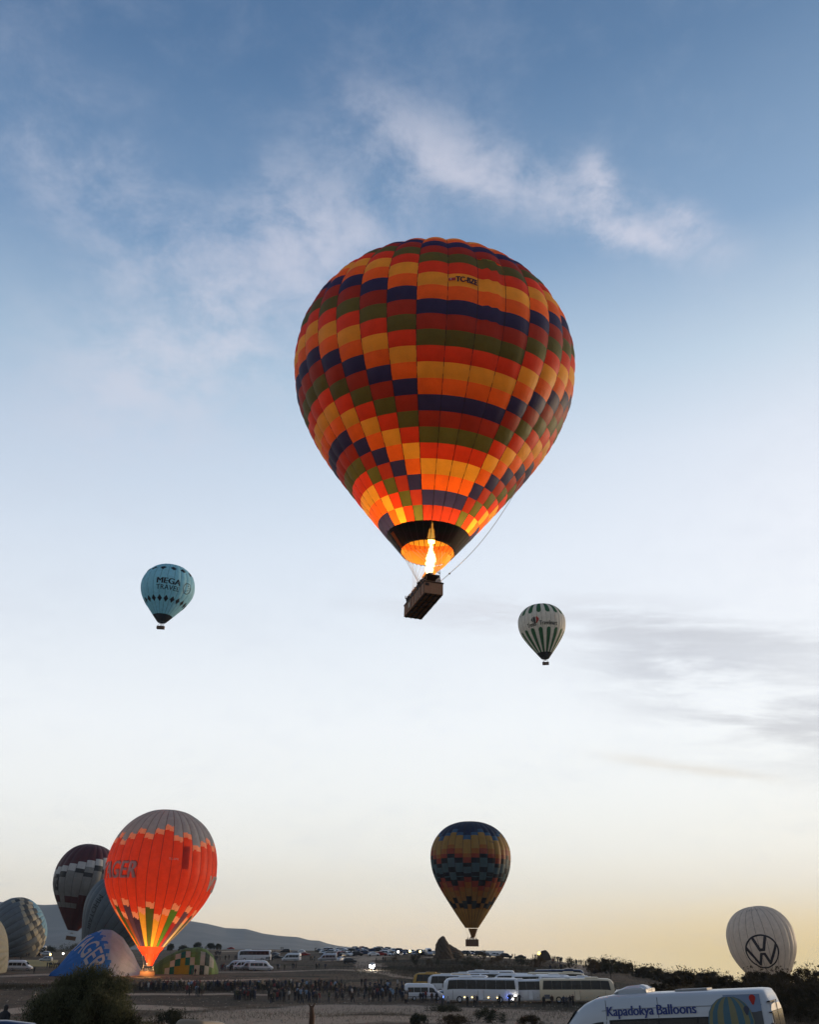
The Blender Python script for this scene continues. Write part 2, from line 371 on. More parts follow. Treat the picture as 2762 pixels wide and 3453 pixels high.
soil = T.mix(dk, soil, T.mix(n3, (0.018, 0.015, 0.009), (0.045, 0.036, 0.02)))
tk = T.ss(T.m('ADD', sp_.outputs[0], T.m('MULTIPLY', T.m('SUBTRACT', n2, .5), .8)), .25, .75)
soil = T.mix(T.m('MULTIPLY', tk, .9), soil, T.mix(n2, (0.30, 0.215, 0.15), (0.42, 0.31, 0.225)))
T.put(p.inputs['Base Color'], soil); p.inputs['Roughness'].default_value = 0.95; p.inputs['Specular IOR Level'].default_value = 0.1
b = T.new('ShaderNodeBump'); b.inputs['Strength'].default_value = 0.7; b.inputs['Distance'].default_value = 0.35
T.put(b.inputs['Height'], T.m('ADD', n2, T.m('MULTIPLY', n3, .35))); T.l.new(b.outputs[0], p.inputs['Normal'])
g = mk('ground', np.stack([GX, GY, GZ], -1).reshape(-1, 3), np.concatenate([q, q2]), gm, smooth=True)
ca = g.data.attributes.new('cover', 'FLOAT_COLOR', 'POINT'); cc = np.ones((nt_ * nr_, 4), np.float32)
cc[:, 0] = tm.ravel(); cc[:, 1] = dm.ravel(); ca.data.foreach_set('color', cc.ravel())
tag(g, kind='structure')

# ------------------------------------------------------------------ mountain range on the left
SK = [(-1600, 3060), (-900, 3030), (-300, 3050), (0, 3038), (60, 3043), (150, 3049), (210, 3046), (330, 3050), (470, 3068), (560, 3088), (640, 3103), (700, 3113), (760, 3127), (830, 3130), (888, 3146),
      (946, 3154), (1006, 3158), (1041, 3168), (1076, 3170), (1105, 3180), (1143, 3188), (1230, 3197), (1400, 3206), (1700, 3222)]
mm = bpy.data.materials.new('mountain_scrub'); mm.use_nodes = True; T = NT(mm.node_tree); p = T.n['Principled BSDF']
tcn = T.new('ShaderNodeTexCoord')
n1 = T.noise(tcn.outputs['Object'], 0.004, 8, 0.65); n2 = T.noise(tcn.outputs['Object'], 0.02, 6, 0.7)
T.put(p.inputs['Base Color'], T.mix(T.ss(n1, .42, .6), (0.022, 0.028, 0.034), T.mix(n2, (0.075, 0.075, 0.075), (0.035, 0.04, 0.045)))); p.inputs['Roughness'].default_value = 1
dd = np.linspace(-500, 3600, 56); pxs = np.linspace(-1600, 1700, 440)
V = np.zeros((len(pxs), len(dd), 3)); sk_y = np.interp(pxs, [a for a, _ in SK], [b_ for _, b_ in SK])
for i, (pxx, yy) in enumerate(zip(pxs, sk_y)):
    r = ray(pxx, yy); h = math.hypot(r.x, r.y); dist0 = 5200; top = r.z / h * dist0
    th_ = math.atan2(r.x, r.y)
    for j, e in enumerate(dd):
        t = (e + 500) / 1900 if e < 1400 else 1 - (e - 1400) / 2400
        t = max(0, min(1, t)); s_ = t ** 1.3 if e < 1400 else t * t * (3 - 2 * t)
        D = 3800 + e
        gz = float(-16)
        V[i, j] = (D * math.sin(th_), D * math.cos(th_), gz + (top - gz) * s_)
# erosion-like gullies running down the slope, none at the crest
rx = V[:, :, 0]; ry = V[:, :, 1]; tt = np.clip((dd + 500) / 1900, 0, 1)[None, :]
gul = np.abs(np.sin(rx / 210 + 1.2 * np.sin(ry / 400))) * 26 + np.abs(np.sin(rx / 87 + ry / 310 + 2)) * 12
V[:, :, 2] -= gul * np.sin(np.pi * np.clip(tt, 0, 1)) * np.clip((V[:, :, 2] + 16) / 150, 0, 1)
ii = np.arange(V.shape[0] * V.shape[1]).reshape(V.shape[:2])
mq = np.stack([ii[:-1, :-1], ii[:-1, 1:], ii[1:, 1:], ii[1:, :-1]], -1).reshape(-1, 4)[:, ::-1]
tag(mk('mountain', V.reshape(-1, 3), mq, mm, smooth=True), kind='structure')

# ------------------------------------------------------------------ the air
hz = bpy.data.materials.new('haze'); hz.use_nodes = True; T = NT(hz.node_tree); T.n.clear()
pv = T.new('ShaderNodeVolumePrincipled'); pv.inputs['Color'].default_value = (0.62, 0.80, 1.0, 1); pv.inputs['Density'].default_value = 0.00005; pv.inputs['Anisotropy'].default_value = 0.2
ho = T.new('ShaderNodeOutputMaterial'); T.l.new(pv.outputs[0], ho.inputs['Volume'])
tag(MB().box((0, 0, 90), (18600, 18600, 860)).build('haze', hz), kind='stuff')
# ------------------------------------------------------------------ balloons
PR_STD = [(0, .156), (.2, .31), (.5, .53), (.8, .735), (1.03, .865), (1.25, .955), (1.44, .992), (1.6, 1.0), (1.8, .975), (2.02, .885), (2.2, .75), (2.34, .58), (2.43, .38), (2.47, .2), (2.48, .02)]
def mkprof(lo, hi): return [((a / 1.6 * lo) if a <= 1.6 else lo + (a - 1.6) / .88 * hi, b) for a, b in PR_STD]
PR_MAIN = mkprof(1.49, .82)
class Env:
    def __init__(s, R, N, phi0, prof=None, sag=0.10):
        prof = prof or PR_MAIN
        s.R, s.N, s.phi0, s.dphi, s.sag = R, N, phi0, 2 * math.pi / N, sag
        h = np.array([p[0] for p in prof]) * R; r = np.array([p[1] for p in prof]) * R
        # Catmull-Rom through the profile
        P = np.stack([h, r], 1); P = np.concatenate([[2 * P[0] - P[1]], P, [[P[-1][0], -P[-2][1]]]]); out = []
        for i in range(1, len(P) - 2):
            for t in np.linspace(0, 1, 24, endpoint=False):
                a, b_, c, d = P[i - 1], P[i], P[i + 1], P[i + 2]
                out.append(.5 * (2 * b_ + (c - a) * t + (2 * a - 5 * b_ + 4 * c - d) * t * t + (3 * b_ - a - 3 * c + d) * t ** 3))
        out.append(P[-2]); out = np.array(out); s.h, s.r = out[:, 0], np.maximum(out[:, 1], 0.01)
        s.s = np.concatenate([[0], np.cumsum(np.hypot(np.diff(s.h), np.diff(s.r)))]); s.L = s.s[-1]
        s.heq = float(s.h[np.argmax(s.r)])
    def surf(s, phi, sv, off=0.0):
        phi = np.asarray(phi, float); sv = np.asarray(sv, float)
        r = np.interp(sv, s.s, s.r); h = np.interp(sv, s.s, s.h)
        e = 0.3; dr = np.interp(sv + e, s.s, s.r) - np.interp(sv - e, s.s, s.r); dh = np.interp(sv + e, s.s, s.h) - np.interp(sv - e, s.s, s.h)
        L = np.hypot(dr, dh) + 1e-9; nr, nh = dh / L, -dr / L
        u = ((phi - s.phi0) / s.dphi) % 1.0
        k = s.sag * np.interp(sv / s.L, [0, .15, .4, .75, .97, 1], [.15, .3, .8, 1.1, .9, 0])
        bul = 4 * u * (1 - u) * k * r * s.dphi + off
        rr = r + bul * nr; hh = h + bul * nh
        return np.stack([rr * np.sin(phi), -rr * np.cos(phi), hh], -1)
    def s_of_h(s, h): return float(np.interp(h, s.h, s.s))

def gores(E, root, color, rows, s0=0.0, cs=6, fab=None, name='gore', flat=False, tapes=True):
    """every gore its own mesh; color(k, u, s, h) gives each small face its dye"""
    sv = np.linspace(s0, E.L, rows + 1)
    hm = np.interp((sv[1:] + sv[:-1]) / 2, E.s, E.h); sm = (sv[1:] + sv[:-1]) / 2
    for i in range(E.N):
        k = i if i < E.N // 2 else i - E.N
        ph = E.phi0 + (k + np.linspace(0, 1, cs + 1)) * E.dphi
        pa = ph.copy(); pa[-1] -= 1e-6; pa[0] += 1e-6
        PH, SV = np.meshgrid(pa, sv, indexing='ij'); V = E.surf(PH, SV).reshape(-1, 3)
        idx = np.arange((cs + 1) * (rows + 1)).reshape(cs + 1, rows + 1)
        q = np.stack([idx[:-1, :-1], idx[1:, :-1], idx[1:, 1:], idx[:-1, 1:]], -1).reshape(-1, 4)
        cols = [color(k, (c + .5) / cs, sm[j], hm[j]) for c in range(cs) for j in range(rows)]
        o = mk(name, V, q, fab or FAB, root, smooth=True, cols=np.array(cols, np.float32))
    if tapes:
        for i in range(E.N):
            a = E.phi0 + i * E.dphi; w_ = 0.035 + E.R * 0.0012; ss_ = np.linspace(s0, E.L * .985, 46)
            V = []
            for s_ in ss_:
                r = max(.3, float(np.interp(s_, E.s, E.r)))
                V += [E.surf(a - w_ / r, s_, .04), E.surf(a + 1e-6, s_, .07), E.surf(a + w_ / r, s_, .04)]
            fc = [(3 * j + c, 3 * j + c + 1, 3 * j + c + 4, 3 * j + c + 3) for j in range(45) for c in (0, 1)]
            mk('load_tape', np.array(V), fc, TAPE, root, smooth=True)

def subdiv(V2, Fc, maxlen):
    """triangulate a flat outline and bisect long edges"""
    from mathutils.geometry import tessellate_polygon
    V = [(float(x), float(y)) for x, y in V2]; T3 = []
    for f in Fc:
        if len(f) == 3: T3.append(tuple(f)); continue
        for t in tessellate_polygon([[Vector((V[i][0], V[i][1], 0)) for i in f]]): T3.append(tuple(f[i] for i in t))
    out = []; mid = {}; st = T3
    while st:
        t = st.pop(); e = [(math.dist(V[t[i]], V[t[(i + 1) % 3]]), i) for i in range(3)]; L, i = max(e)
        if L <= maxlen: out.append(list(t)); continue
        a_, b_, c_ = t[i], t[(i + 1) % 3], t[(i + 2) % 3]; k = (min(a_, b_), max(a_, b_))
        if k not in mid: V.append(((V[a_][0] + V[b_][0]) / 2, (V[a_][1] + V[b_][1]) / 2)); mid[k] = len(V) - 1
        m_ = mid[k]; st.append((a_, m_, c_)); st.append((m_, b_, c_))
    return np.array(V), out
def decal(E, root, name, V2, Fc, m, phic, sc, off=0.09, label=None, maxlen=0.7):
    """flat print laid on the envelope: x metres round it, y metres up it"""
    V, Fo = subdiv(V2, Fc, maxlen)
    s_ = sc + V[:, 1]; rc = float(np.interp(sc, E.s, E.r))
    P = E.surf(phic + V[:, 0] / rc, s_, off)
    o = mk(name, P, Fo, m, root, smooth=True)
    if label: o['label'] = label
    return o
def bold_decal(E, root, name, V2, Fc, m, phic, sc, off=.09, dx=.1, n=3, maxlen=.6, lift_=0.0):
    V, Fo = subdiv(V2, Fc, maxlen); PP = []; FF = []; rc = float(np.interp(sc, E.s, E.r))
    for i in range(n):
        x = V[:, 0] + dx * (i / max(1, n - 1) - .5) * 2 if n > 1 else V[:, 0]
        FF += [[q + len(V) * i for q in f] for f in Fo]; PP.append(E.surf(phic + x / rc, sc + V[:, 1], off + .012 * i))
    return mk(name, np.concatenate(PP) + np.array([0, 0, lift_]), FF, m, root, smooth=True)
def text_mesh(txt, size=1.0, bold=0.0, shear=0.0, spacing=1.0):
    cu = bpy.data.curves.new('t', 'FONT'); cu.body = txt; cu.size = size; cu.offset = bold; cu.shear = shear; cu.space_character = spacing
    cu.align_x = 'CENTER'; cu.align_y = 'CENTER'; cu.resolution_u = 3; cu.fill_mode = 'FRONT'
    o = bpy.data.objects.new('t', cu); COL.objects.link(o)
    bpy.context.view_layer.update(); dg = bpy.context.evaluated_depsgraph_get()
    me = bpy.data.meshes.new_from_object(o.evaluated_get(dg))
    V = np.array([v.co[:2] for v in me.vertices]); Fc = [list(p.vertices) for p in me.polygons]
    bpy.data.objects.remove(o); bpy.data.curves.remove(cu); bpy.data.meshes.remove(me)
    return V, Fc
def fit(V, wid, hei, shear=0.0):
    lo, hi = V.min(0), V.max(0); V = (V - (lo + hi) / 2) / (hi - lo) * np.array([wid, hei]); V[:, 0] += V[:, 1] * shear; return V
def poly(pts): return [tuple(p) for p in pts], [list(range(len(pts)))]

def place_env(px, py, dpx, R):
    """centre of the envelope's widest ring"""
    return ray(px, py) * (2 * F * R / dpx)

WICKER_B = mat('pale_wicker', (.32, .16, .085), .8, var=.35, scale=9, bump=.6)
def basket(parent, L, Wd, H, z0=0.0, compartments=3, rimc=None, name='basket', big=False, rot=None):
    b = MB()
    t = .06; WK = WICKER_B if big else WICKER
    b.box((0, 0, z0 + .05), (L, Wd, .1))
    b.box((0, -Wd / 2 + t / 2, z0 + H / 2 + .05), (L, t, H - .1)); b.box((0, Wd / 2 - t / 2, z0 + H / 2 + .05), (L, t, H - .1))
    b.box((-L / 2 + t / 2, 0, z0 + H / 2 + .05), (t, Wd - 2 * t, H - .1)); b.box((L / 2 - t / 2, 0, z0 + H / 2 + .05), (t, Wd - 2 * t, H - .1))
    bo = b.build(name, WK, parent)
    rm = MB(); hl, hw = L / 2, Wd / 2
    rm.tube([(-hl, -hw, z0 + H), (hl, -hw, z0 + H)], .075, 8); rm.tube([(-hl, hw, z0 + H), (hl, hw, z0 + H)], .075, 8)
    rm.tube([(-hl, -hw, z0 + H), (-hl, hw, z0 + H)], .075, 8); rm.tube([(hl, -hw, z0 + H), (hl, hw, z0 + H)], .075, 8)
    rm.build('padded_rim', rimc or LEATHER, bo)
    for i in range(1, compartments):
        x = -hl + L * i / compartments
        MB().box((x, 0, z0 + H / 2), (.05, Wd - .16, H - .1)).build('partition', WICKER, bo)
    if big:
        for i in range(9):
            x = -hl + .15 + (L - .3) * i / 8
            for sd_ in (-1, 1): MB().box((x, sd_ * (hw + .02), z0 + H / 2), (.05, .04, H - .15)).build('upright_cane', LEATHER, bo)
        for i in range(4):
            y = -hw + .2 + (Wd - .4) * i / 3
            MB().box((0, y, z0 - .04), (L - .1, .09, .08)).build('floor_runner', LEATHER, bo)
        for i in range(5):
            MB().box((-hl + .3 + (L - .6) * i / 4, 0, z0 - .1), (.08, Wd - .1, .04)).build('floor_bearer', LEATHER, bo)
        for x in (-hl * .55, -hl * .3, hl * .3, hl * .55):
            MB().box((x, -hw - .05, z0 + H * .5), (.07, .03, H * .8)).build('pale_strap', mat('pale_webbing', (.35, .27, .2)), bo)
        MB().box((-hl * .42, -hw - .05, z0 + H * .45), (.45, .03, .5)).build('document_pouch', mat('pale_webbing', (.35, .27, .2)), bo)
        for y in (0,):
            for x in (-L * .5 - .02, L * .5 + .02): MB().box((x, -hw + .25, z0 + H * .75), (.03, .35, .25)).build('pocket', LEATHER, bo)
    return bo
def burner(parent, z0, zt, L, Wd, n=2):
    fr = MB()
    for sx_ in (-1, 1):
        for sy_ in (-1, 1): fr.tube([(sx_ * L * .42, sy_ * Wd * .42, z0), (sx_ * L * .30, sy_ * Wd * .35, zt)], .035, 6)
    for sy_ in (-1, 1): fr.tube([(-L * .30, sy_ * Wd * .35, zt), (L * .30, sy_ * Wd * .35, zt)], .03, 6)
    for sx_ in (-1, 1): fr.tube([(sx_ * L * .30, -Wd * .35, zt), (sx_ * L * .30, Wd * .35, zt)], .03, 6)
    f = fr.build('burner_frame', STEEL, parent)
    for i in range(n):
        x = (i - (n - 1) / 2) * .55
        MB().lathe([(.02, zt - .1), (.2, zt - .05), (.24, zt + .45), (.2, zt + .45), (.17, zt)], 14, c=(x, 0, 0)).build('burner_can', STEEL, f, smooth=True)
def cables(parent, E, z0, zf, L, Wd, n=12, m=None, skip=None):
    for i in range(n):
        a = 2 * math.pi * (i + .5) / n
        if skip and skip(a): continue
        p = E.surf(a, 0.02); c = (math.copysign(L * .30, math.sin(a)), math.copysign(Wd * .35, -math.cos(a)), zf)
        MB().tube([(p[0], p[1], p[2] + z0), c], .02, 4).build('suspension_cable', m or STEEL, parent)
def mkflame(nm, stops, stren, soft=(.02, .5)):
    m = bpy.data.materials.new(nm); m.use_nodes = True; T = NT(m.node_tree); T.n.clear()
    tcn = T.new('ShaderNodeTexCoord'); em = T.new('ShaderNodeEmission'); sz = T.new('ShaderNodeSeparateXYZ'); T.l.new(tcn.outputs['Generated'], sz.inputs[0])
    lw = T.new('ShaderNodeLayerWeight'); lw.inputs[0].default_value = .5; fac = T.m('SUBTRACT', 1.0, lw.outputs['Facing'])
    nzf = T.noise(tcn.outputs['Object'], 3.4, 5, .7, 1.0)
    T.put(em.inputs[0], T.ramp(T.m('ADD', fac, T.m('MULTIPLY', T.m('SUBTRACT', .5, sz.outputs[2]), .35)), stops)); em.inputs[1].default_value = stren
    tp = T.new('ShaderNodeBsdfTransparent'); mx = T.new('ShaderNodeMixShader')
    dens = T.ss(T.m('ADD', fac, T.m('MULTIPLY', T.m('SUBTRACT', nzf, .5), 1.7)), *soft)
    T.put(mx.inputs[0], T.m('MULTIPLY', dens, T.m('SUBTRACT', 1.0, T.ss(sz.outputs[2], .75, 1.0))))
    T.l.new(tp.outputs[0], mx.inputs[1]); T.l.new(em.outputs[0], mx.inputs[2]); o_ = T.new('ShaderNodeOutputMaterial'); T.l.new(mx.outputs[0], o_.inputs[0]); return m
flame_m = mkflame('propane_flame', [(0, (1, .42, .05)), (.3, (1, .6, .16)), (.55, (1, .82, .45)), (1, (1, .90, .62))], 2.6)
flame_hot = mkflame('propane_flame_tip', [(0, (1, .22, .015)), (.5, (1, .34, .03)), (1, (1, .50, .08))], 75, (.1, .8))
def flame(parent, base, hgt, rad, seed=1, lean=(0, 0), m=None):
    rnd = random.Random(seed); P = []; Rr = []
    for i in range(26):
        t = i / 25
        P.append(Vector(base) + Vector((lean[0] * t + .1 * rad * math.sin(9 * t + seed) , lean[1] * t + .1 * rad * math.cos(7 * t), hgt * t)))
        Rr.append(rad * (0.35 + 0.9 * math.sin(min(1, t * 1.25 + .12) * math.pi) ** .7 * (1 - .35 * t)) * (1 + .5 * (rnd.random() - .5)) * (1 if t < .8 else max(.04, (1 - t) / .2)))
    return MB().tube(P, Rr, 12).build('flame', m or flame_m, parent, smooth=True)
def lamp(parent, loc, power, rad=.5, col=(1, .5, .17), name='flame_or_fill_light'):
    l = bpy.data.lights.new(name, 'POINT'); l.energy = power; l.shadow_soft_size = rad; l.color = col
    o = bpy.data.objects.new(name, l); COL.objects.link(o); o.parent = parent; o.location = loc; return o

def root_for(env_c, E, z0, yaw_extra=0.0, tilt=(0, 0), **k):
    """the balloon's empty, at the basket's underside; -Y faces the viewer; tilt: (to the right, towards the viewer)"""
    yaw = -math.atan2(env_c.x, env_c.y) + yaw_extra
    rot = Matrix.Rotation(yaw, 3, 'Z') @ Matrix.Rotation(tilt[1], 3, 'X') @ Matrix.Rotation(tilt[0], 3, 'Y')
    off = rot @ Vector((0, 0, z0 + E.heq)); loc = env_c - off
    return empty('hot_air_balloon', loc, rot.to_euler(), **k)

# ---- 1: the big balloon overhead
def big_balloon():
    R = 14.0; E = Env(R, 32, R_(-5.8)); z0 = 4.8
    rt = root_for(place_env(1464, 1262, 920, R), E, z0, tilt=(R_(2.4), R_(0)), label='large balloon overhead chequered in orange, red, yellow, navy and green panels', cat='hot air balloon')
    SC = 2.7; ROW = 1.42
    pal = [(.34, .042, .022), (.034, .04, .15), (.88, .18, .02), (.88, .48, .05), (.72, .065, .018), (.11, .14, .035)]
    names = ['maroon', 'navy', 'orange', 'yellow', 'red', 'green']
    nrow = int((E.L - 1.2 - SC) / ROW)
    cands = []
    for i in range(E.N):
        k = i if i < 16 else i - 32
        sh = -2 if abs(k) > 10 else 0 if 0 <= k <= 3 else (min(5, -k) if k < 0 else min(5, k - 3))
        for j in range(nrow): cands.append((k, j, sh))
    phf = lambda k: E.phi0 + (k + .5) * E.dphi
    def size(c):
        s_ = SC + (c[1] + .5) * ROW; r = float(np.interp(s_, E.s, E.r)); h = float(np.interp(s_, E.s, E.h))
        e = .3; dr = (np.interp(s_ + e, E.s, E.r) - np.interp(s_ - e, E.s, E.r)); dh = np.interp(s_ + e, E.s, E.h) - np.interp(s_ - e, E.s, E.h); L = math.hypot(dr, dh)
        n = (dh / L * math.cos(phf(c[0])), -dr / L); vis = n[0] * math.cos(.47) - n[1] * math.sin(.47)
        return r * max(0.0, vis - .05)
    cands.sort(key=size, reverse=True); rest = MB(); rc = []
    for n_, (k, j, sh) in enumerate(cands):
        a0 = SC + j * ROW; sv = np.linspace(a0, a0 + ROW, 4); ph = E.phi0 + (k + np.linspace(0.001, .999, 7)) * E.dphi
        PH, SV = np.meshgrid(ph, sv, indexing='ij'); V = E.surf(PH, SV); puff = np.sin((SV - a0) / ROW * math.pi) * .05
        V = E.surf(PH, SV, puff * 1.0)
        if k == 2 and 12 <= j <= 17:   # the crumpled vent gore beside the lettering
            V = E.surf(PH, SV, -0.16 * np.abs(np.sin((PH - E.phi0) / E.dphi * 3 * math.pi)) * (1 + .4 * np.sin(SV * 3.1)) * min(1.0, 1.0))
        V = V.reshape(-1, 3) + np.array([0, 0, z0])
        idx = np.arange(28).reshape(7, 4); q = np.stack([idx[:-1, :-1], idx[1:, :-1], idx[1:, 1:], idx[:-1, 1:]], -1).reshape(-1, 4)
        c = np.array(pal[(j - sh) % 6]) * (1 + .16 * (random.random() - .5))
        if n_ < 300: mk('fabric_panel', V, q, FAB, rt, smooth=True, cols=np.tile(c, (len(q), 1)))
        else: rest.add(V, q.tolist()); rc += [c] * len(q)
    o = mk('panel_remainder', rest.v, rest.f, FAB, rt, smooth=True, cols=np.array(rc)); o['kind'] = 'stuff'
    # crown cap
    sv = np.linspace(SC + nrow * ROW, E.L, 6); ph = np.linspace(0, 2 * math.pi, 97)
    PH, SV = np.meshgrid(ph, sv, indexing='ij'); V = E.surf(PH, SV).reshape(-1, 3) + np.array([0, 0, z0])
    idx = np.arange(97 * 6).reshape(97, 6); q = np.stack([idx[:-1, :-1], idx[1:, :-1], idx[1:, 1:], idx[:-1, 1:]], -1).reshape(-1, 4)
    mk('crown_cap', V, q, FAB, rt, smooth=True, cols=np.tile(np.array(pal[2]), (len(q), 1)))
    # load tapes
    for i in range(E.N):
        a = E.phi0 + i * E.dphi; V = []; ss_ = np.linspace(0, E.L * .98, 60)
        for s_ in ss_:
            r = max(.4, float(np.interp(s_, E.s, E.r))); V += [E.surf(a - .028 / r, s_, .03), E.surf(a + 1e-6, s_, .05), E.surf(a + .028 / r, s_, .03)]
        V = np.array(V) + np.array([0, 0, z0])
        mk('load_tape', V, [(3 * j + c, 3 * j + c + 1, 3 * j + c + 4, 3 * j + c + 3) for j in range(59) for c in (0, 1)], TAPE, rt, smooth=True)
    # black heat-proof skirt outside, pale lining inside
    sv = np.linspace(0, SC, 9); ph = E.phi0 + np.linspace(0, 2 * math.pi, 32 * 6 + 1)
    PH, SV = np.meshgrid(ph, sv, indexing='ij'); idx = np.arange(PH.size).reshape(PH.shape)
    SV = SV * (1 - 0) ; SV = np.maximum(SV, .85 * (1 + np.cos(PH)) / 2); scal = np.abs(np.sin((PH - E.phi0) / E.dphi * math.pi)) * .14 * (np.arange(len(sv))[None, :] == 0)
    V = E.surf(PH, SV + scal).reshape(-1, 3) + np.array([0, 0, z0]); q = np.stack([idx[:-1, :-1], idx[1:, :-1], idx[1:, 1:], idx[:-1, 1:]], -1).reshape(-1, 4)
    sk = mk('skirt', V, q, fabric('black_skirt_fabric', (.006, .008, .007), trans=.008, see=.008), rt, smooth=True)
    sv = np.linspace(0, 2.62, 7); PH, SV = np.meshgrid(ph, sv, indexing='ij'); idx = np.arange(PH.size).reshape(PH.shape)
    V = E.surf(PH, SV + .16 * np.abs(np.sin((PH - E.phi0) / E.dphi * math.pi)) * (SV == 0), -.06).reshape(-1, 3) + np.array([0, 0, z0])
    keep = [(i) for i in range(32 * 6) if not (R_(-75) < ((float(ph[i]) + math.pi) % (2 * math.pi) - math.pi) < R_(75))]
    lin_ = [[int(idx[i, j]), int(idx[i + 1, j]), int(idx[i + 1, j + 1]), int(idx[i, j + 1])] for i in keep for j in range(6)]
    mk('skirt_lining', V, lin_, fabric('amber_nomex', (.44, .23, .05), trans=.5), sk, smooth=True)
    # orange slot in the skirt, left of the mouth
    V2, Fc = poly([(-.24, -1.1), (.24, -1.1), (.24, 1.1), (-.24, 1.1)])
    o = decal(E, sk, 'orange_strip', V2, Fc, fabric('orange_slot', (.75, .17, .04), trans=.55), R_(-64), 1.25, .05); o.location = (0, 0, z0)
    # windscoop hanging from the far right of the mouth to the burner frame
    V = []; na, nb = 15, 8
    for i in range(na):
        a = R_(62) + R_(118) * i / (na - 1); p = E.surf(a, 0.0) + np.array([0, 0, z0]); t0 = i / (na - 1)
        e = np.array([.62 - 1.15 * t0, .1 + .8 * t0, z0 - 1.75 + .1 * math.sin(t0 * 3)])
        for j in range(nb):
            t = j / (nb - 1); P = p * (1 - t) + e * t; bulge = .22 * math.sin(math.pi * t) + .06 * math.sin(i * 2.2) * math.sin(math.pi * t); ln = math.hypot(P[0], P[1]) + .01
            V.append((P[0] + P[0] / ln * bulge, P[1] + P[1] / ln * bulge, P[2]))
    q = [(i * nb + j, (i + 1) * nb + j, (i + 1) * nb + j + 1, i * nb + j + 1) for i in range(na - 1) for j in range(nb - 1)]
    mk('windscoop', V, q, fabric('amber_nomex', (.44, .23, .05)), rt, smooth=True)
    # registration letters and flag
    s_let = SC + (nrow - 10 + .5) * ROW
    V, Fc = text_mesh('TC-BZE', 1, .02); V = fit(V, 1.95, .62)
    return rt, E, z0, SC, ROW, nrow, V, Fc
BIG, BE, BZ, BSC, BROW, BNR, tv, tf = big_balloon()
ryel = [j for j in range(BNR) if j % 6 == 3]
jl = ryel[2]   # the yellow row high on the envelope
bold_decal(BE, BIG, 'registration_letters', tv, tf, INK, BE.phi0 + 1.60 * BE.dphi, BSC + (jl + .5) * BROW, .10, .03, 3, .4, BZ)
fv, ff = poly([(-.3, -.16), (.3, -.16), (.3, .16), (-.3, .16)])
o = decal(BE, BIG, 'flag', fv, ff, mat('flag_red', (.45, .03, .02)), BE.phi0 + 1.12 * BE.dphi, BSC + (jl + .5) * BROW, .13); o.location = (0, 0, BZ)
cres = [(.09 * math.cos(a), .09 * math.sin(a)) for a in np.linspace(.7, 5.58, 10)] + [(.03 + .065 * math.cos(a), .065 * math.sin(a)) for a in np.linspace(5.3, .98, 9)]
fv, ff = poly([(x - .08, y) for x, y in cres])
o2 = decal(BE, o, 'crescent', fv, ff, WHITE, BE.phi0 + 1.12 * BE.dphi, BSC + (jl + .5) * BROW, .16)
# basket carrier: long axis runs away from the viewer and to the left, near end slightly raised
BL, BW = 6.3, 1.75
BROT = Matrix.Rotation(R_(-71.5), 4, 'Z') @ Matrix.Rotation(R_(-3), 4, 'Y')
BROT = BROT.to_euler()
bb = basket(BIG, BL, BW, 1.12, 0, 5, big=True); bb.rotation_euler = BROT; bb.location = (-.25, 0, 0)
for i in range(2):
    fr = MB(); xc = (-1.45, 1.05)[i]; hl = 1.35
    for sx_ in (-1, 1):
        for sy_ in (-1, 1): fr.tube([(xc + sx_ * hl * .95, sy_ * .8, 1.1), (xc + sx_ * hl * .75, sy_ * .6, 2.25)], .045, 6)
    fr.box((xc, 0, 2.28), (hl * 1.6, 1.3, .07))
    fo = fr.build('burner_frame', LEATHER, BIG); fo.rotation_euler = BROT
for x in (.75, 1.3):
    o = MB().lathe([(.02, 2.3), (.22, 2.32), (.25, 2.75), (.2, 2.75), (.17, 2.35)], 14, c=(x, 0, 0)).build('burner_can', STEEL, BIG, smooth=True); o.rotation_euler = BROT
br = BROT.to_matrix()
fb = br @ Vector((1.0, 0, 2.7))
flame(BIG, fb, 3.9, .36, 3); flame(BIG, Vector(fb) + Vector((.12, .1, .9)), 2.4, .34, 6)
f2 = flame(BIG, Vector(fb) + Vector((.05, .3, 3.3)), 2.5, .30, 8, m=flame_hot)
lamp(BIG, Vector(fb) + Vector((0, .2, 4.6)), 4000, .9); lamp(BIG, Vector(fb) + Vector((0, .6, 9.0)), 700, 1.5)  # upper lamp is an added fill for the envelope, higher than any flame
lamp(BIG, Vector(fb) + Vector((0, 0, 1.8)), 900, .4)
for i in range(32):
    a = BE.phi0 + i * BE.dphi
    an = (math.degrees(a) + 180) % 360 - 180
    if 60 < an < 181: continue
    p = BE.surf(a, 0.0) + np.array([0, 0, BZ]); c = br @ Vector((2.3 if -40 < an < 120 else -2.4, .6 if -140 < an < 40 else -.6, 2.3))
    MB().tube([tuple(p), tuple(c)], .011, 4).build('suspension_cable', ROPE, BIG)
# crown line hanging in a long curve down the right side
p0 = BE.surf(R_(88), BE.s_of_h(.62 * 14)) + np.array([0, 0, BZ]); p1 = np.array(br @ Vector((2.9, .3, 1.2)))
pts = [tuple(p0 * (1 - t) + p1 * t + np.array([-.1, 0, -1.5]) * math.sin(math.pi * t) * (1 - .25 * t)) for t in np.linspace(0, 1, 26)]
MB().tube(pts, .028, 5).build('crown_line', ROPE, BIG)
MB().lathe([(.02, -.1), (.1, 0), (.02, .1)], 8, c=pts[-4]).build('line_weight', LEATHER, BIG)

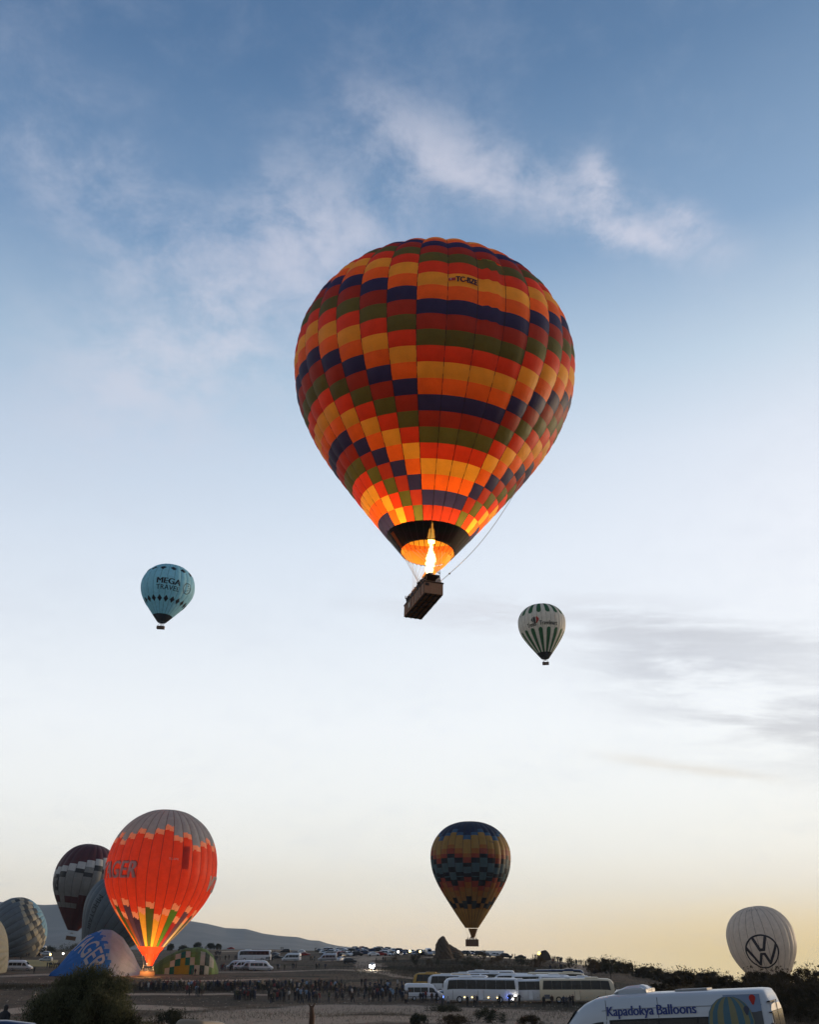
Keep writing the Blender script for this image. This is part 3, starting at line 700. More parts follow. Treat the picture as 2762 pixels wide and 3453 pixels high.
def simple_balloon(px, py, dpx, R, N, phi0, color, label, tilt=(0, 0), z0=3.2, rows=90, cs=6, bask=(3.2, 1.4, 1.1), bask_yaw=0.0, prof=None, mouth=True, fab=None, sag=.1, s0=0.0, n_cab=8, center=None, tapes=True, base=True):
    E = Env(R, N, phi0, prof, sag)
    c = center or place_env(px, py, dpx, R)
    rt = root_for(c, E, z0, tilt=tilt, label=label, cat='hot air balloon')
    before = set(bpy.data.objects)
    gores(E, rt, color, rows, s0, cs, fab, tapes=tapes)
    for o in set(bpy.data.objects) - before: o.location = (0, 0, z0)
    if base:
        bo = basket(rt, *bask, 0, 2); bo.rotation_euler = (0, 0, bask_yaw)
        burner(rt, bask[2], 2.3, bask[0], bask[1])
        cables(rt, E, z0, 2.3, bask[0], bask[1], n_cab)
    return rt, E
def lift(o, z0): o.location = (0, 0, z0); return o

# ---- 2: pale blue balloon with the two-line lettering
def mega():
    R = 12.0; N = 24; base = (.36, .68, .80); dark = (.012, .014, .018)
    def col(k, u, s, h):
        if s < 3.6: return dark
        return base
    rt, E = simple_balloon(566, 1983, 174, R, N, R_(-4), col, 'pale blue balloon with dark diamonds and two-line black lettering, high on the left', tilt=(R_(3.5), 0), bask_yaw=R_(-14), bask=(3.4, 1.5, 1.2), prof=mkprof(1.43, .865))
    z0 = 3.2; seq = E.s_of_h(E.heq)
    dm_ = fabric('dark_nylon', (.012, .014, .018), .15)
    def dia(wv, hv): return poly([(0, hv / 2), (wv * .28, hv * .2), (wv / 2, 0), (wv * .28, -hv * .2), (0, -hv / 2), (-wv * .28, -hv * .2), (-wv / 2, 0), (-wv * .28, hv * .2)])
    for i in range(20): lift(decal(E, rt, 'diamond_print', *dia(2.2, 3.3), dm_, R_(1 + 18 * (i - 10)), E.s_of_h(E.heq - .67 * R)), z0)
    for i in range(14): lift(decal(E, rt, 'diamond_print', *dia(3.1, 2.6), dm_, R_(7 + 25.7 * (i - 7)), E.s_of_h(E.heq + .50 * R)), z0)
    V, Fc = text_mesh('MEGA', 1); bold_decal(E, rt, 'lettering', fit(V, 10.6, 2.6), Fc, dm_, R_(1), E.s_of_h(E.heq - .06 * R), .1, .17, 4, .6, z0)
    V, Fc = text_mesh('TRAVEL', 1, spacing=1.1); bold_decal(E, rt, 'lettering', fit(V, 10.4, 2.1), Fc, dm_, R_(1), E.s_of_h(E.heq - .30 * R), .1, .06, 2, .6, z0)
    ring = []; n = 28; r1, r2 = 2.5, 2.2
    V2 = [(r1 * math.cos(2 * math.pi * i / n), r1 * math.sin(2 * math.pi * i / n)) for i in range(n)] + [(r2 * math.cos(2 * math.pi * i / n), r2 * math.sin(2 * math.pi * i / n)) for i in range(n)]
    Fc = [[i, (i + 1) % n, n + (i + 1) % n, n + i] for i in range(n)]
    for x, y, r in ((.15, 1.3, .3), (.75, .5, .28), (.95, -.3, .22), (.1, -.9, .28), (-.8, -1.3, .26)):
        b0 = len(V2); V2 += [(x + r * math.cos(a), y + r * math.sin(a)) for a in np.linspace(0, 2 * math.pi, 8, endpoint=False)]; Fc.append(list(range(b0, b0 + 8)))
    lift(decal(E, rt, 'ring_emblem', V2, Fc, dm_, R_(47), E.s_of_h(E.heq - .16 * R)), z0)
mega()

# ---- 3: white balloon with green stripes
def travelmart():
    R = 12.0; N = 32; z0 = 3.1; base = (.82, .78, .72); dark = (.012, .012, .012)
    PT_ = mkprof(1.58, .79); E0 = Env(R, N, R_(-10.6), PT_); sa = E0.s_of_h(E0.heq + .20 * R); sb = E0.s_of_h(E0.heq - .42 * R); grn = (.025, .13, .045)
    def col(k, u, s, h):
        if s < 3.3: return dark
        if k % 2 == 0 and .04 < u < .96:
            c = math.sqrt(max(0, 1 - ((u - .5) / .46) ** 2)) * 1.1
            if (s > sa + 1.1 - c and s < E0.L * .97) or s < sb - 1.1 + c: return grn
        return base
    rt, E = simple_balloon(1827, 2103, 157, R, N, R_(-10.6), col, 'white balloon with rounded green stripes above and below its lettering, right of the big basket', tilt=(R_(-2), 0), bask=(3.2, 1.5, 1.2), bask_yaw=R_(5), prof=PT_, rows=130, cs=12)
    im = fabric('print_dark', (.03, .035, .03), .2); rm_ = fabric('print_red', (.45, .03, .02), .2)
    V, Fc = text_mesh('Travelmart'); V = fit(V, 9.2, 2.1); s_t = E.s_of_h(E.heq - .25 * R)
    bold_decal(E, rt, 'lettering', V, Fc, im, R_(17), s_t, .12, .08, 3, .5, z0)
    V, Fc = text_mesh('Trends'); V = fit(V, 4.9, 2.1); V[:, 1] += V[:, 0] * .12
    bold_decal(E, rt, 'lettering', V, Fc, im, R_(-26), s_t - .3, .12, .08, 3, .5, z0)
    s_l = E.s_of_h(E.heq - .10 * R)
    for x0, x1, m_ in ((-2.1, -1.5, im), (-1.2, .1, im), (.45, 1.8, rm_)):
        pts = [(0.5, -2.0)] + [(x1 * math.sin(t) ** .8 * 1.05, -1.8 + 3.7 * (t / 3.14)) for t in np.linspace(.3, 2.6, 6)] + [((x0 + x1) / 2, 1.75)] + [(x0 * math.sin(t) ** .8 * 1.05, -1.8 + 3.7 * (t / 3.14)) for t in np.linspace(2.6, .3, 6)]
        lift(decal(E, rt, 'balloon_emblem', *poly(pts), m_, R_(-15), s_l, .12), z0)
travelmart()

# ---- 4: navy, ochre and red pixel pattern
def pixel():
    R = 12.5; N = 30; z0 = 5.2
    navy, mid, yel, ora, red, blk, steel = (.022, .035, .085), (.055, .13, .24), (.42, .25, .06), (.40, .15, .035), (.33, .06, .03), (.014, .016, .025), (.075, .14, .17)
    RH = 1.3; PX_ = mkprof(1.68, .82); E0 = Env(R, N, R_(1), PX_); sT = E0.s_of_h(E0.heq + .60 * R)
    def col(k, u, s, h):
        o = abs(((k + 1) % 4) - 2); t = (sT - s) / RH
        if s < 5.6 + 1.0:   # plain band over the mouth
            return yel
        cr = (s - 6.6) / 1.15
        kk = (k + 1) % 6; kk = min(kk, 6 - kk)      # castle pattern low on the envelope
        top = (3.6, 2.2, 1.5, 3.2)[kk]; bot = (1.3, 0.0, .2, 1.4)[kk]
        if cr < top and cr >= bot: return blk if kk != 1 else (.04, .06, .07)
        if t < o: return navy
        if t < o + 1: return mid
        if t < o + 4.3: return yel
        if t < o + 5.2: return ora
        if t < o + 6.3: return red
        if t < o + 7.3: return blk
        B = 13.6 - o * 1.0
        if t < B - 1:
            c_ = t - o - 7.3; return steel if (c_ % 3.0) < 2.0 else blk
        if t < B: return blk
        if t < B + 1.3: return red
        if t < B + 2.6: return ora
        return (.36, .19, .045)
    rt, E = simple_balloon(1587, 2890, 265, R, N, R_(1), col, 'navy, ochre and red stepped-pattern balloon flying low over the rock', z0=z0, rows=110, bask=(4.0, 1.8, 1.9), tilt=(R_(.5), 0), n_cab=6, prof=PX_)
    sk = MB(); n = 20
    V = []; Fc = []
    for i in range(n + 1):
        a = R_(-60) + R_(225) * i / n; p = E.surf(a, 0); V.append((p[0] * .8 + .25, p[1] * .8, p[2] + z0 - .2)); V.append((.3 + .55 * math.sin(a), -.5 * math.cos(a), z0 - 2.7))
    for i in range(n): Fc.append((2 * i, 2 * i + 2, 2 * i + 3, 2 * i + 1))
    mk('windscoop', V, Fc, fabric('brown_scoop', (.16, .075, .02), .4), rt, smooth=True)
    V, Fc = text_mesh('TC-BSA', 1, .02); lift(decal(E, rt, 'registration_letters', fit(V, 1.9, .5), Fc, INK, R_(33), sT - 3.6 * RH, .08), z0)
pixel()

# ---- 5: the lit red balloon about to leave
def voyager():
    R = 14.0; N = 32; z0 = 5.0
    red, grey, sal = (.72, .065, .022), (.25, .34, .43), (.85, .36, .22)
    UP = {-16: 0, 0: .76, -1: .68, -2: .595, -3: .68, -4: .595, -5: .49, -6: .63, -7: .55, 1: .58, 2: .64, 3: .44, 4: .52, 5: .59, 6: .48, 7: .56, 8: .46}
    LO = {-7: -.66, -6: -.50, -5: -.70, -4: -.50, -3: -.70, -2: -.62, -1: -.53, 0: -.72, 1: -.63, 2: -.55, 3: -.745, 4: -.57, 5: -.75, 6: -.62, 7: -.72}
    CC = {-7: (.8, .2, .02), -6: (.05, .1, .03), -5: (.30, .08, .03), -4: (.10, .05, .09), -3: (.05, .03, .07), -2: (.75, .40, .05), -1: (.08, .11, .02), 0: (.80, .42, .05), 1: (.80, .20, .02), 2: (.09, .22, .03), 3: (.35, .03, .03), 4: (.12, .07, .12), 5: (.6, .5, .3), 6: (.1, .12, .1), 7: (.5, .4, .2)}
    rnd = random.Random(5)
    for k in range(-16, 16):
        UP.setdefault(k, .5 + .2 * rnd.random()); LO.setdefault(k, -.5 - .22 * rnd.random()); CC.setdefault(k, rnd.choice(list(CC.values())[:8]))
    PRR = [(0, .15), (.17, .285), (.42, .50), (.68, .715), (.9, .86), (1.1, .95), (1.27, .992), (1.40, 1), (1.65, .975), (1.9, .9), (2.12, .77), (2.29, .6), (2.42, .38), (2.47, .2), (2.485, .02)]
    E0 = Env(R, N, R_(-2.8), PRR)
    def col(k, u, s, h):
        x = (h - E0.heq) / R; wv = .012 * math.sin(u * 2 * math.pi)
        up = UP[k] + wv; lo = LO[k] + wv
        if s < 2.3: return red
        if x > up: return grey
        if x > up - .09: return sal
        if x > lo: return red
        if x > lo - .095: return sal
        return CC[k]
    rt, E = simple_balloon(544, 2943, 362, R, N, R_(-2.8), col, 'glowing red balloon with grey crown standing on the field, lit from inside', z0=z0, rows=130, cs=8, fab=FAB_L, bask=(3.6, 1.7, 1.1), tilt=(R_(2.2), 0), prof=PRR)
    pk = fabric('print_dusky_pink', (.85, .45, .40), .4); sh = fabric('print_shadow', (.07, .012, .01), .2); wm = fabric('print_white', (.62, .55, .5), .4)
    V, Fc = text_mesh('VOYAGER', 1, 0, 0, 1.12); V = fit(V, 20, 3.9, .16)
    s_t = E.s_of_h(E.heq - .02 * R)
    bold_decal(E, rt, 'lettering_shadow', V + np.array([.12, .14]), Fc, sh, R_(-66), s_t, .08, .16, 3, .6, z0); bold_decal(E, rt, 'lettering', V, Fc, pk, R_(-66), s_t, .16, .18, 4, .6, z0)
    bold_decal(E, rt, 'lettering', V, Fc, wm, R_(101), s_t - 2.0, .12, .30, 5, .6, z0)
    V, Fc = text_mesh('TC-SPK', 1, .0); lift(decal(E, rt, 'registration_letters', fit(V, 2.4, .5), Fc, wm, R_(10.5), E.s_of_h(E.heq + .18 * R), .1), z0)
    lift(decal(E, rt, 'vent_panel', *poly([(-.9, -2.7), (.8, -2.7), (1.0, 2.7), (-.7, 2.7)]), fabric('dark_red_vent', (.55, .045, .02), .45), R_(23), E.s_of_h(E.heq + .22 * R), .1), z0)
    # red skirt and scoop down to the burners
    V = []; Fc = []; n = 24
    for i in range(n + 1):
        a = 2 * math.pi * i / n; p = E.surf(a, 0.02); d_ = math.cos(a - R_(60)); low = 2.7 if abs(((a - R_(30) + math.pi) % (2 * math.pi)) - math.pi) < R_(75) else .35
        V.append((p[0] * 1.01, p[1] * 1.01, p[2] + z0)); tt_ = min(1, low / 2.9); V.append((p[0] * (1 - .7 * tt_) + .3 * tt_, p[1] * (1 - .7 * tt_), p[2] + z0 - low))
    for i in range(n): Fc.append((2 * i, 2 * i + 2, 2 * i + 3, 2 * i + 1))
    mk('windscoop', V, Fc, fabric('red_scoop', (.8, .05, .015), .6), rt, smooth=True)
    flame(rt, (-.3, 0, 2.4), 1.3, .18, 4)
    lamp(rt, (0, 0, 9.0), 3000, 1.5, (1, .62, .28)); lamp(rt, (0, 0, 19), 4200, 3, (1, .62, .28)); lamp(rt, (0, 0, 5.0), 420, .5); lamp(rt, (-.3, -2.2, 1.8), 1500, .3)
    return rt
RED = voyager()

# ---- 6: dark red and grey balloon
def maroon():
    R = 12.0; N = 22; z0 = 3.4; mar, gry, wht, blk = (.075, .016, .020), (.19, .185, .175), (.45, .44, .42), (.022, .022, .024)
    E0 = Env(R, N, R_(-6), mkprof(1.6, 1.02))
    def col(k, u, s, h):
        x = (h - E0.heq) / R; up = .50 + .075 * k; kk = k % 2
        if x > up: return mar
        if x > up - .21: return wht
        if k > -4 and x > up - .36: return blk if kk else wht if k > 0 else gry
        if k > -2 and x > up - .50: return gry if kk else blk
        if k < 1 and -.80 < x < -.62 and k % 3: return mar
        if x < -.55 - .06 * (k % 2) and k >= 0: return mar
        if x < -.95: return mar
        return gry
    rt, E = simple_balloon(290, 2962, 206, R, N, R_(-6), col, 'dark red and grey chequered balloon half hidden behind the red one', z0=z0, rows=80, tilt=(R_(7), 0), fab=FAB_D, bask=(3.6, 1.6, 1.3), prof=mkprof(1.6, 1.02))
    pts = [(0, -4), (1.6, -2), (2.0, .6), (.8, 2.4), (1.6, 4.4), (-.6, 3), (-1.2, .5), (-.6, -2)]
    lift(decal(E, rt, 'flame_emblem', *poly(pts), fabric('emblem_maroon', (.09, .015, .02), .2), R_(32), E.s_of_h(E.heq - .3 * R), .12), z0)
    lift(decal(E, rt, 'flame_emblem', *poly([(x * .5 + 1.1, y * .7) for x, y in pts]), fabric('emblem_pale', (.34, .33, .3), .3), R_(32), E.s_of_h(E.heq - .3 * R), .16), z0)
    V, Fc = text_mesh('S3', 1, .04); lift(decal(E, rt, 'lettering', fit(V, 3, 6), Fc, fabric('emblem_dark', (.03, .03, .03), .2), R_(-62), E.s_of_h(E.heq - .25 * R), .12), z0)
maroon()

# ---- 7: slate balloon standing behind them
def slate():
    R = 13.0; N = 24
    def col(k, u, s, h): return (.10, .125, .145) if s > 4 else (.02, .08, .10)
    rt, E = simple_balloon(408, 3068, 240, R, N, R_(-6), col, 'slate grey half-raised balloon behind the red one, dark lettering down its side', rows=40, tilt=(R_(32), 0), fab=FAB_D, base=False)
    V, Fc = text_mesh('MHOTAIR', 1, .0); V = fit(V, 12, 2); V = np.stack([V[:, 1], -V[:, 0]], 1)
    lift(decal(E, rt, 'lettering', V, Fc, fabric('emblem_dark', (.03, .03, .03), .2), R_(-40), E.s_of_h(E.heq - .45 * R), .12), 3.2)
slate()

# ---- 12: white balloon behind the bushes, round two-letter badge
def badge():
    R = 13.0; N = 24; z0 = 3.2
    def col(k, u, s, h): return (.68, .62, .55)
    rt, E = simple_balloon(2566, 3165, 216, R, N, R_(-6), col, 'off-white balloon with a round black VW badge rising behind the bushes', rows=70, tilt=(R_(-7), 0), bask=(3.2, 1.5, 1.1), prof=[(a, min(1, b * (1 + .10 * max(0, 1.5 - a)))) for a, b in mkprof(1.6,.88)])
    bm_ = fabric('badge_black', (.03, .026, .035), .15); rr = 6.4
    n = 40; V2 = [(rr * math.cos(2 * math.pi * i / n), rr * math.sin(2 * math.pi * i / n)) for i in range(n)] + [(rr * .9 * math.cos(2 * math.pi * i / n), rr * .9 * math.sin(2 * math.pi * i / n)) for i in range(n)]
    Fc = [[i, (i + 1) % n, n + (i + 1) % n, n + i] for i in range(n)]
    def stroke(p, q, w_):
        p, q = Vector(p), Vector(q); d = (q - p).normalized(); nn = Vector((-d.y, d.x)) * w_ / 2
        b0 = len(V2); V2.extend([tuple(p + nn), tuple(p - nn), tuple(q - nn), tuple(q + nn)]); Fc.append([b0, b0 + 1, b0 + 2, b0 + 3])
    a = .95 * rr; w_ = .16 * rr
    P = lambda ang, r=a: (r * math.cos(R_(ang)), r * math.sin(R_(ang)))
    stroke(P(113), (-.09 * rr, .08 * rr), w_); stroke(P(67), (.09 * rr, .08 * rr), w_); b0 = len(V2); V2 += [(-.17 * rr, .06 * rr), (.17 * rr, .06 * rr), (.1 * rr, .22 * rr), (-.1 * rr, .22 * rr)]; Fc.append([b0, b0 + 1, b0 + 2, b0 + 3])
    stroke(P(157), (-.34 * rr, -.72 * rr), w_); stroke(P(23), (.34 * rr, -.72 * rr), w_)
    stroke((-.36 * rr, -.76 * rr), (-.08 * rr, -.06 * rr), w_); stroke((.36 * rr, -.76 * rr), (.08 * rr, -.06 * rr), w_); b0 = len(V2); V2 += [(-.13 * rr, -.16 * rr), (.13 * rr, -.16 * rr), (.13 * rr, -.03 * rr), (-.13 * rr, -.03 * rr)]; Fc.append([b0, b0 + 1, b0 + 2, b0 + 3])
    lift(decal(E, rt, 'round_badge', V2, Fc, bm_, R_(-3), E.s_of_h(E.heq - .36 * R), .13), z0)
    V, Fc = text_mesh('OTV', 1, .0, spacing=1.4); lift(decal(E, rt, 'lettering', fit(V, 4.5, .9), Fc, bm_, R_(-3), E.s_of_h(E.heq + .8 * R), .13), z0)
badge()

# ---- 10: tilted balloon at the left edge, stepped cream and charcoal blocks, pale blue crown
def leftbig():
    R = 13.5; N = 26; E0 = Env(R, N, 0)
    body, lb, ch, cr = (.13, .145, .155), (.13, .26, .34), (.06, .062, .06), (.34, .30, .22)
    def col(k, u, s, h):
        x = (h - E0.heq) / R; o_ = .055 * ((k + 1) % 4 if (k // 4) % 2 else 3 - (k + 1) % 4)
        if x > .60 + .04 * (k % 2): return lb
        c = (x - .02 - o_) / .125
        if c >= 4: return ch
        if c >= 3: return cr if k % 2 else ch
        if c >= 2: return ch if k % 2 else cr
        if c >= 1: return cr if k % 2 else ch
        if c >= 0: return body if k % 2 else cr
        return body
    rt, E = simple_balloon(0, 0, 0, R, N, 0, col, 'half-raised grey balloon at the left edge, stepped cream and charcoal blocks, pale blue crown', rows=90, center=ray(58, 3136) * (2 * F * R / 206), tilt=(R_(58), R_(-16)), base=False, z0=0, fab=FAB_D, sag=.12)
leftbig()
def leftpale():
    R = 12.0; N = 24
    c = ray(-112, 3232) * (2 * F * R / 300)
    rt, E = simple_balloon(0, 0, 0, R, N, 0, lambda k, u, s, h: (.42, .40, .31), 'pale cream balloon envelope cut by the left edge above a brown basket', rows=30, center=c, tilt=(R_(80), 0), base=False, z0=0, sag=.12, tapes=False)
leftpale()

# ---- lying, half-filled envelopes
def lying(px0, px1, ybase, d, hgt, depth, shape, color, label, yaw=0.0, nx=90, na=48, folds=.25, fab=None, gorename='gore', split=12):
    """cold-inflating envelope on its side: shape(t) -> half-height fraction along its length"""
    a, b_ = on(px0, d), on(px1, d); L = (b_ - a).length; c = (a + b_) / 2
    ang = math.atan2(b_.y - a.y, b_.x - a.x)
    root = empty('collapsed_balloon', (c.x, c.y, min(a.z, b_.z)), (0, 0, ang + yaw), label, 'hot air balloon')
    step = na // split
    for g_ in range(split):
        V = []; Fc = []; cols = []
        for i in range(nx + 1):
            t = i / nx; hh = shape(t) * hgt
            for j in range(step + 1):
                A = math.pi * (g_ * step + j) / na          # 0 near ground edge, pi far ground edge
                u = j / step; bul = folds * math.sin(math.pi * u) * .8
                z = (hh + bul * (hh > .3)) * math.sin(A) ** .75; y = -math.cos(A) * (depth / hgt * hh + bul * .5)
                z += .12 * folds * math.sin(t * 40 + g_ * 2.1) * math.sin(A)
                V.append(((t - .5) * L, y, z - .05))
        for i in range(nx):
            for j in range(step):
                q0 = i * (step + 1) + j; Fc.append((q0, q0 + step + 1, q0 + step + 2, q0 + 1)); cols.append(color((i + .5) / nx, (g_ * step + j + .5) / na))
        mk(gorename, V, Fc, fab or FAB, root, smooth=True, cols=np.array(cols, np.float32))
    return root, L
blue, wg = (.05, .21, .58), (.38, .46, .58)
def shp8(t): return float(np.interp(t, [0, .08, .2, .36, .5, .62, .75, .88, 1], [.02, .16, .52, .86, .99, .98, .80, .45, .05]))
def col8(t, a):
    st = .63 - .20 * (a * 2 if a < .5 else 1) + .035 * (int(a * 24) % 2) + .012 * math.sin(a * 90)
    if t > st: return wg
    return blue if (a * 24) % 2 > .12 else (.03, .10, .32)
L8, ln8 = lying(178, 488, 3256, 276, 10.6, 6.5, shp8, col8, 'blue and white half-inflated balloon lying beside the red one, white letters on it', folds=.35)
def on_lying(root, L, hgt, depth, shape, V2, Fc, m, tc, ac, rotq, name):
    """print laid on a lying envelope; y of the print runs up the cloth"""
    V, Fo = subdiv(V2, Fc, .6); P = []
    for x, y in V:
        xr, yr = x * math.cos(rotq) - y * math.sin(rotq), x * math.sin(rotq) + y * math.cos(rotq)
        t = tc + xr / L; hh = shape(t) * hgt; A = math.pi * ac + yr / max(2, hh)
        A = min(max(A, .02), 3); P.append(((t - .5) * L, -math.cos(A) * (depth / hgt * hh + .45), (hh + .45) * math.sin(A) ** .75))
    return mk(name, P, Fo, m, root, smooth=True)
V, Fc = text_mesh('VOYAGER', 1, .012); V = fit(V, 20, 4.3)
on_lying(L8, ln8, 10.6, 6.5, shp8, V, Fc, fabric('print_white', (.62, .55, .5)), .335, .30, R_(-66), 'lettering')
g1, g2, teal, och, crm, dkg = (.15, .23, .07), (.11, .17, .05), (.01, .13, .10), (.38, .25, .03), (.52, .46, .38), (.035, .055, .04)
GRID9 = {(3, 0): 'c', (4, 0): 't', (5, 0): 'o', (6, 0): 'o', (7, 0): 'o', (8, 0): 't', (9, 0): 'c', (10, 0): 'd', (4, 1): 'c', (5, 1): 't', (6, 1): 'o', (7, 1): 't', (8, 1): 'c', (10, 1): 'c', (11, 1): 'd', (12, 1): 'c', (5, 2): 'c', (6, 2): 't', (7, 2): 'c', (10, 2): 'c', (11, 2): 'd', (12, 2): 'c', (11, 0): 'c'}
def shp9(t): return float(np.interp(t, [0, .06, .2, .35, .5, .68, .8, .9, .97, 1], [.05, .28, .6, .82, .96, 1.0, .93, .70, .35, .12]))
def col9(t, a):
    zf = math.sin(math.pi * a) ** .75; rw = -1 if a > .52 or zf < .07 else 0 if zf < .36 else 1 if zf < .66 else 2 if zf < .90 else -1
    c_ = GRID9.get((int((t - .023) * 14.4), rw), '.')
    d_ = {'c': crm, 't': teal, 'o': och, 'd': dkg}.get(c_)
    if d_: return d_
    return g1 if (int(t * 20) % 3) else (.19, .31, .08) if t > .55 else g2
lying(508, 742, 3276, 285, 6.4, 6.0, shp9, col9, 'green half-inflated balloon lying on the field, cream, teal and ochre patches', folds=.25)
def shp0(t): return .6 + .4 * math.sin(t * math.pi)
def flat_sheet(name, px0, px1, py0, py1, m, label, cat, h=.25):
    pts = [at(px0, py1), at(px1, py1), at(px1, py0), at(px0, py0)]
    V = []; n = 14
    for i in range(n + 1):
        for j in range(n + 1):
            u, v = i / n, j / n; p = (pts[0] * (1 - u) + pts[1] * u) * (1 - v) + (pts[3] * (1 - u) + pts[2] * u) * v
            z = float(ground_z(p.x, p.y)) + .06 + h * abs(math.sin(7 * u + 3 * v) * math.sin(5 * v + 2)) * math.sin(math.pi * u) * math.sin(math.pi * v); V.append((p.x, p.y, z))
    Fc = [(i * (n + 1) + j, (i + 1) * (n + 1) + j, (i + 1) * (n + 1) + j + 1, i * (n + 1) + j + 1) for i in range(n) for j in range(n)]
    return tag(mk(name, V, Fc, m, smooth=True), label, cat)
flat_sheet('envelope_cloth', 84, 196, 3236, 3258, mat('mustard_cloth', (.26, .17, .025), .8, scale=.8), 'mustard yellow balloon cloth spread flat on the grass beside the white van', 'cloth', .6)
# ------------------------------------------------------------------ fairy-chimney rock on the ridge
def rock(px, py, wpx, hpx, label, seed, prof, name='rock_outcrop'):
    b = at(px, py, 200); d = b.length; w_ = wpx * d / 3476; h_ = hpx * d / 3900
    n, m = 36, 26; V = []
    for j in range(m + 1):
        t = j / m; l, r = prof(t)
        for i in range(n):
            a = 2 * math.pi * i / n; cx = (l + r) / 2 * w_; rx = (r - l) / 2 * w_
            x = cx + rx * math.cos(a); y = rx * .8 * math.sin(a)
            k = 1 + .13 * math.sin(3 * a + seed) * math.cos(5 * t) + .06 * math.sin(11 * a + 3 * t * 9) + .03 * math.sin(29 * t + 5 * a)
            V.append((cx + (x - cx) * k, y * k, h_ * t - 1.0 * (t == 0)))
    V.append((sum(prof(1)) / 2 * w_, 0, h_ * 1.01))
    Fc = [(j * n + i, j * n + (i + 1) % n, (j + 1) * n + (i + 1) % n, (j + 1) * n + i) for j in range(m) for i in range(n)] + [(m * n + i, m * n + (i + 1) % n, len(V) - 1) for i in range(n)]
    o = mk(name, V, Fc, mat('tuff_rock', (.075, .052, .034), .95, var=.5, scale=.9, bump=.9), smooth=False, loc=b)
    o.rotation_euler = (0, 0, -math.atan2(b.x, b.y)); return tag(o, label, 'rock')
rock(1493, 3232, 60, 78, 'tall pointed rock chimney rising among the parked cars on the ridge', 2,
     lambda t: (float(np.interp(t, [0, .3, .6, .85, .95, 1], [-.42, -.40, -.34, -.22, -.12, 0])), float(np.interp(t, [0, .3, .6, .75, .9, .97, 1], [.55, .48, .40, .30, .16, .14, .06]))))
rock(1520, 3228, 70, 46, 'lower rounded rock shoulder behind the pointed chimney', 5,
     lambda t: (float(np.interp(t, [0, .6, 1], [-.75, -.65, -.2])), float(np.interp(t, [0, .4, .8, 1], [.75, .5, .15, -.02]))), 'rock_shoulder')

# ------------------------------------------------------------------ vehicles
def ring(sec):
    x, zb, zr, hb, hw, hr, zt = sec
    half = [(hb * .9, zb), (hb, zb + .12), (hw, zt), (hw - (hw - hr) * .55, zt + (zr - zt) * .62), (hr, zr - .1), (hr - .14, zr - .015), (hr * .45, zr + .02)]
    return [(x, y, z) for y, z in half] + [(x, -y, z) for y, z in half[::-1]]
def body_mesh(secs, mi=0):
    V = []; Fc = []
    for s_ in secs: V += ring(s_)
    n = 14
    for i in range(len(secs) - 1):
        for k in range(n): Fc.append((i * n + k, i * n + (k + 1) % n, (i + 1) * n + (k + 1) % n, (i + 1) * n + k))
    Fc.append(tuple(range(n))); Fc.append(tuple((len(secs) - 1) * n + k for k in range(n))[::-1])
    return V, Fc
def interp_sec(secs, x):
    xs = [s_[0] for s_ in secs]; return [float(np.interp(x, xs, [s_[k] for s_ in secs])) for k in range(7)]
def side_pt(secs, x, v, sd_, off=.012):
    s_ = interp_sec(secs, x); x_, zb, zr, hb, hw, hr, zt = s_
    z0, z1, z2 = zt, zt + (zr - zt) * .62, zr - .1; y0, y1, y2 = hw, hw - (hw - hr) * .55, hr
    if v < 0: z, y = zt + v * (zt - zb - .12), hw + (hw - hb) * v
    else:
        z = z0 + v * (z2 - z0); y = float(np.interp(z, [z0, z1, z2], [y0, y1, y2]))
    return (x, sd_ * (y + off), z)
def side_panel(secs, x0, x1, v0, v1, sd_, off=.012, n=6, taper0=0, taper1=0):
    """pane or panel following the side; taper moves the top corners inwards"""
    V = []; Fc = []
    vs = [v0, .35 * v0 + .65 * v1 if v1 > .62 > v0 else (v0 + v1) / 2, v1]
    for i in range(n + 1):
        for v in vs:
            f = (v - v0) / (v1 - v0); a, b_ = x0 + taper0 * f, x1 - taper1 * f; V.append(side_pt(secs, a + (b_ - a) * i / n, v, sd_, off))
    for i in range(n):
        for j in range(2):
            q_ = (i * 3 + j, (i + 1) * 3 + j, (i + 1) * 3 + j + 1, i * 3 + j + 1); Fc.append(q_ if sd_ < 0 else q_[::-1])
    return V, Fc
def end_pane(secs, i0, i1, f0=.06, f1=.9, inset=.1, off=.02):
    """windscreen or rear window lying on the strip between two sections"""
    a, b_ = secs[i0], secs[i1]; V = []
    for f in (f0, f1):
        x = a[0] + (b_[0] - a[0]) * f; z = a[2] + (b_[2] - a[2]) * f; hr = a[5] + (b_[5] - a[5]) * f - inset
        V += [(x, -hr, z + off), (x, 0, z + off + .015), (x, hr, z + off)]
    dirx = -off if b_[0] > a[0] else off
    V = [(x + dirx, y, z) for x, y, z in V]
    return V, [(0, 1, 4, 3), (1, 2, 5, 4)]
def wheels(parent, xs, r, hw, full=True, w_=.22):
    for x in xs:
        for sd_ in (-1, 1):
            c = (x, sd_ * (hw - w_ / 2 - .01), r)
            if full:
                t_ = MB().lathe([(r * .6, -w_ / 2), (r * .95, -w_ / 2), (r, -w_ / 3), (r, w_ / 3), (r * .95, w_ / 2), (r * .6, w_ / 2)], 18, axis='Y', c=c).build('wheel', TYRE, parent, smooth=False)
                MB().lathe([(.001, .0), (r * .3, .02), (r * .62, -.01 + w_ / 2 * .9), (r * .62, -w_ / 2 * .9), (.001, -w_ / 2 * .5)], 14, axis='Y', c=c).build('rim', RIM, t_)
            else:
                MB().lathe([(.001, -w_ / 2), (r, -w_ / 2), (r, w_ / 2), (.001, w_ / 2)], 12, axis='Y', c=c).build('wheel', TYRE, parent)
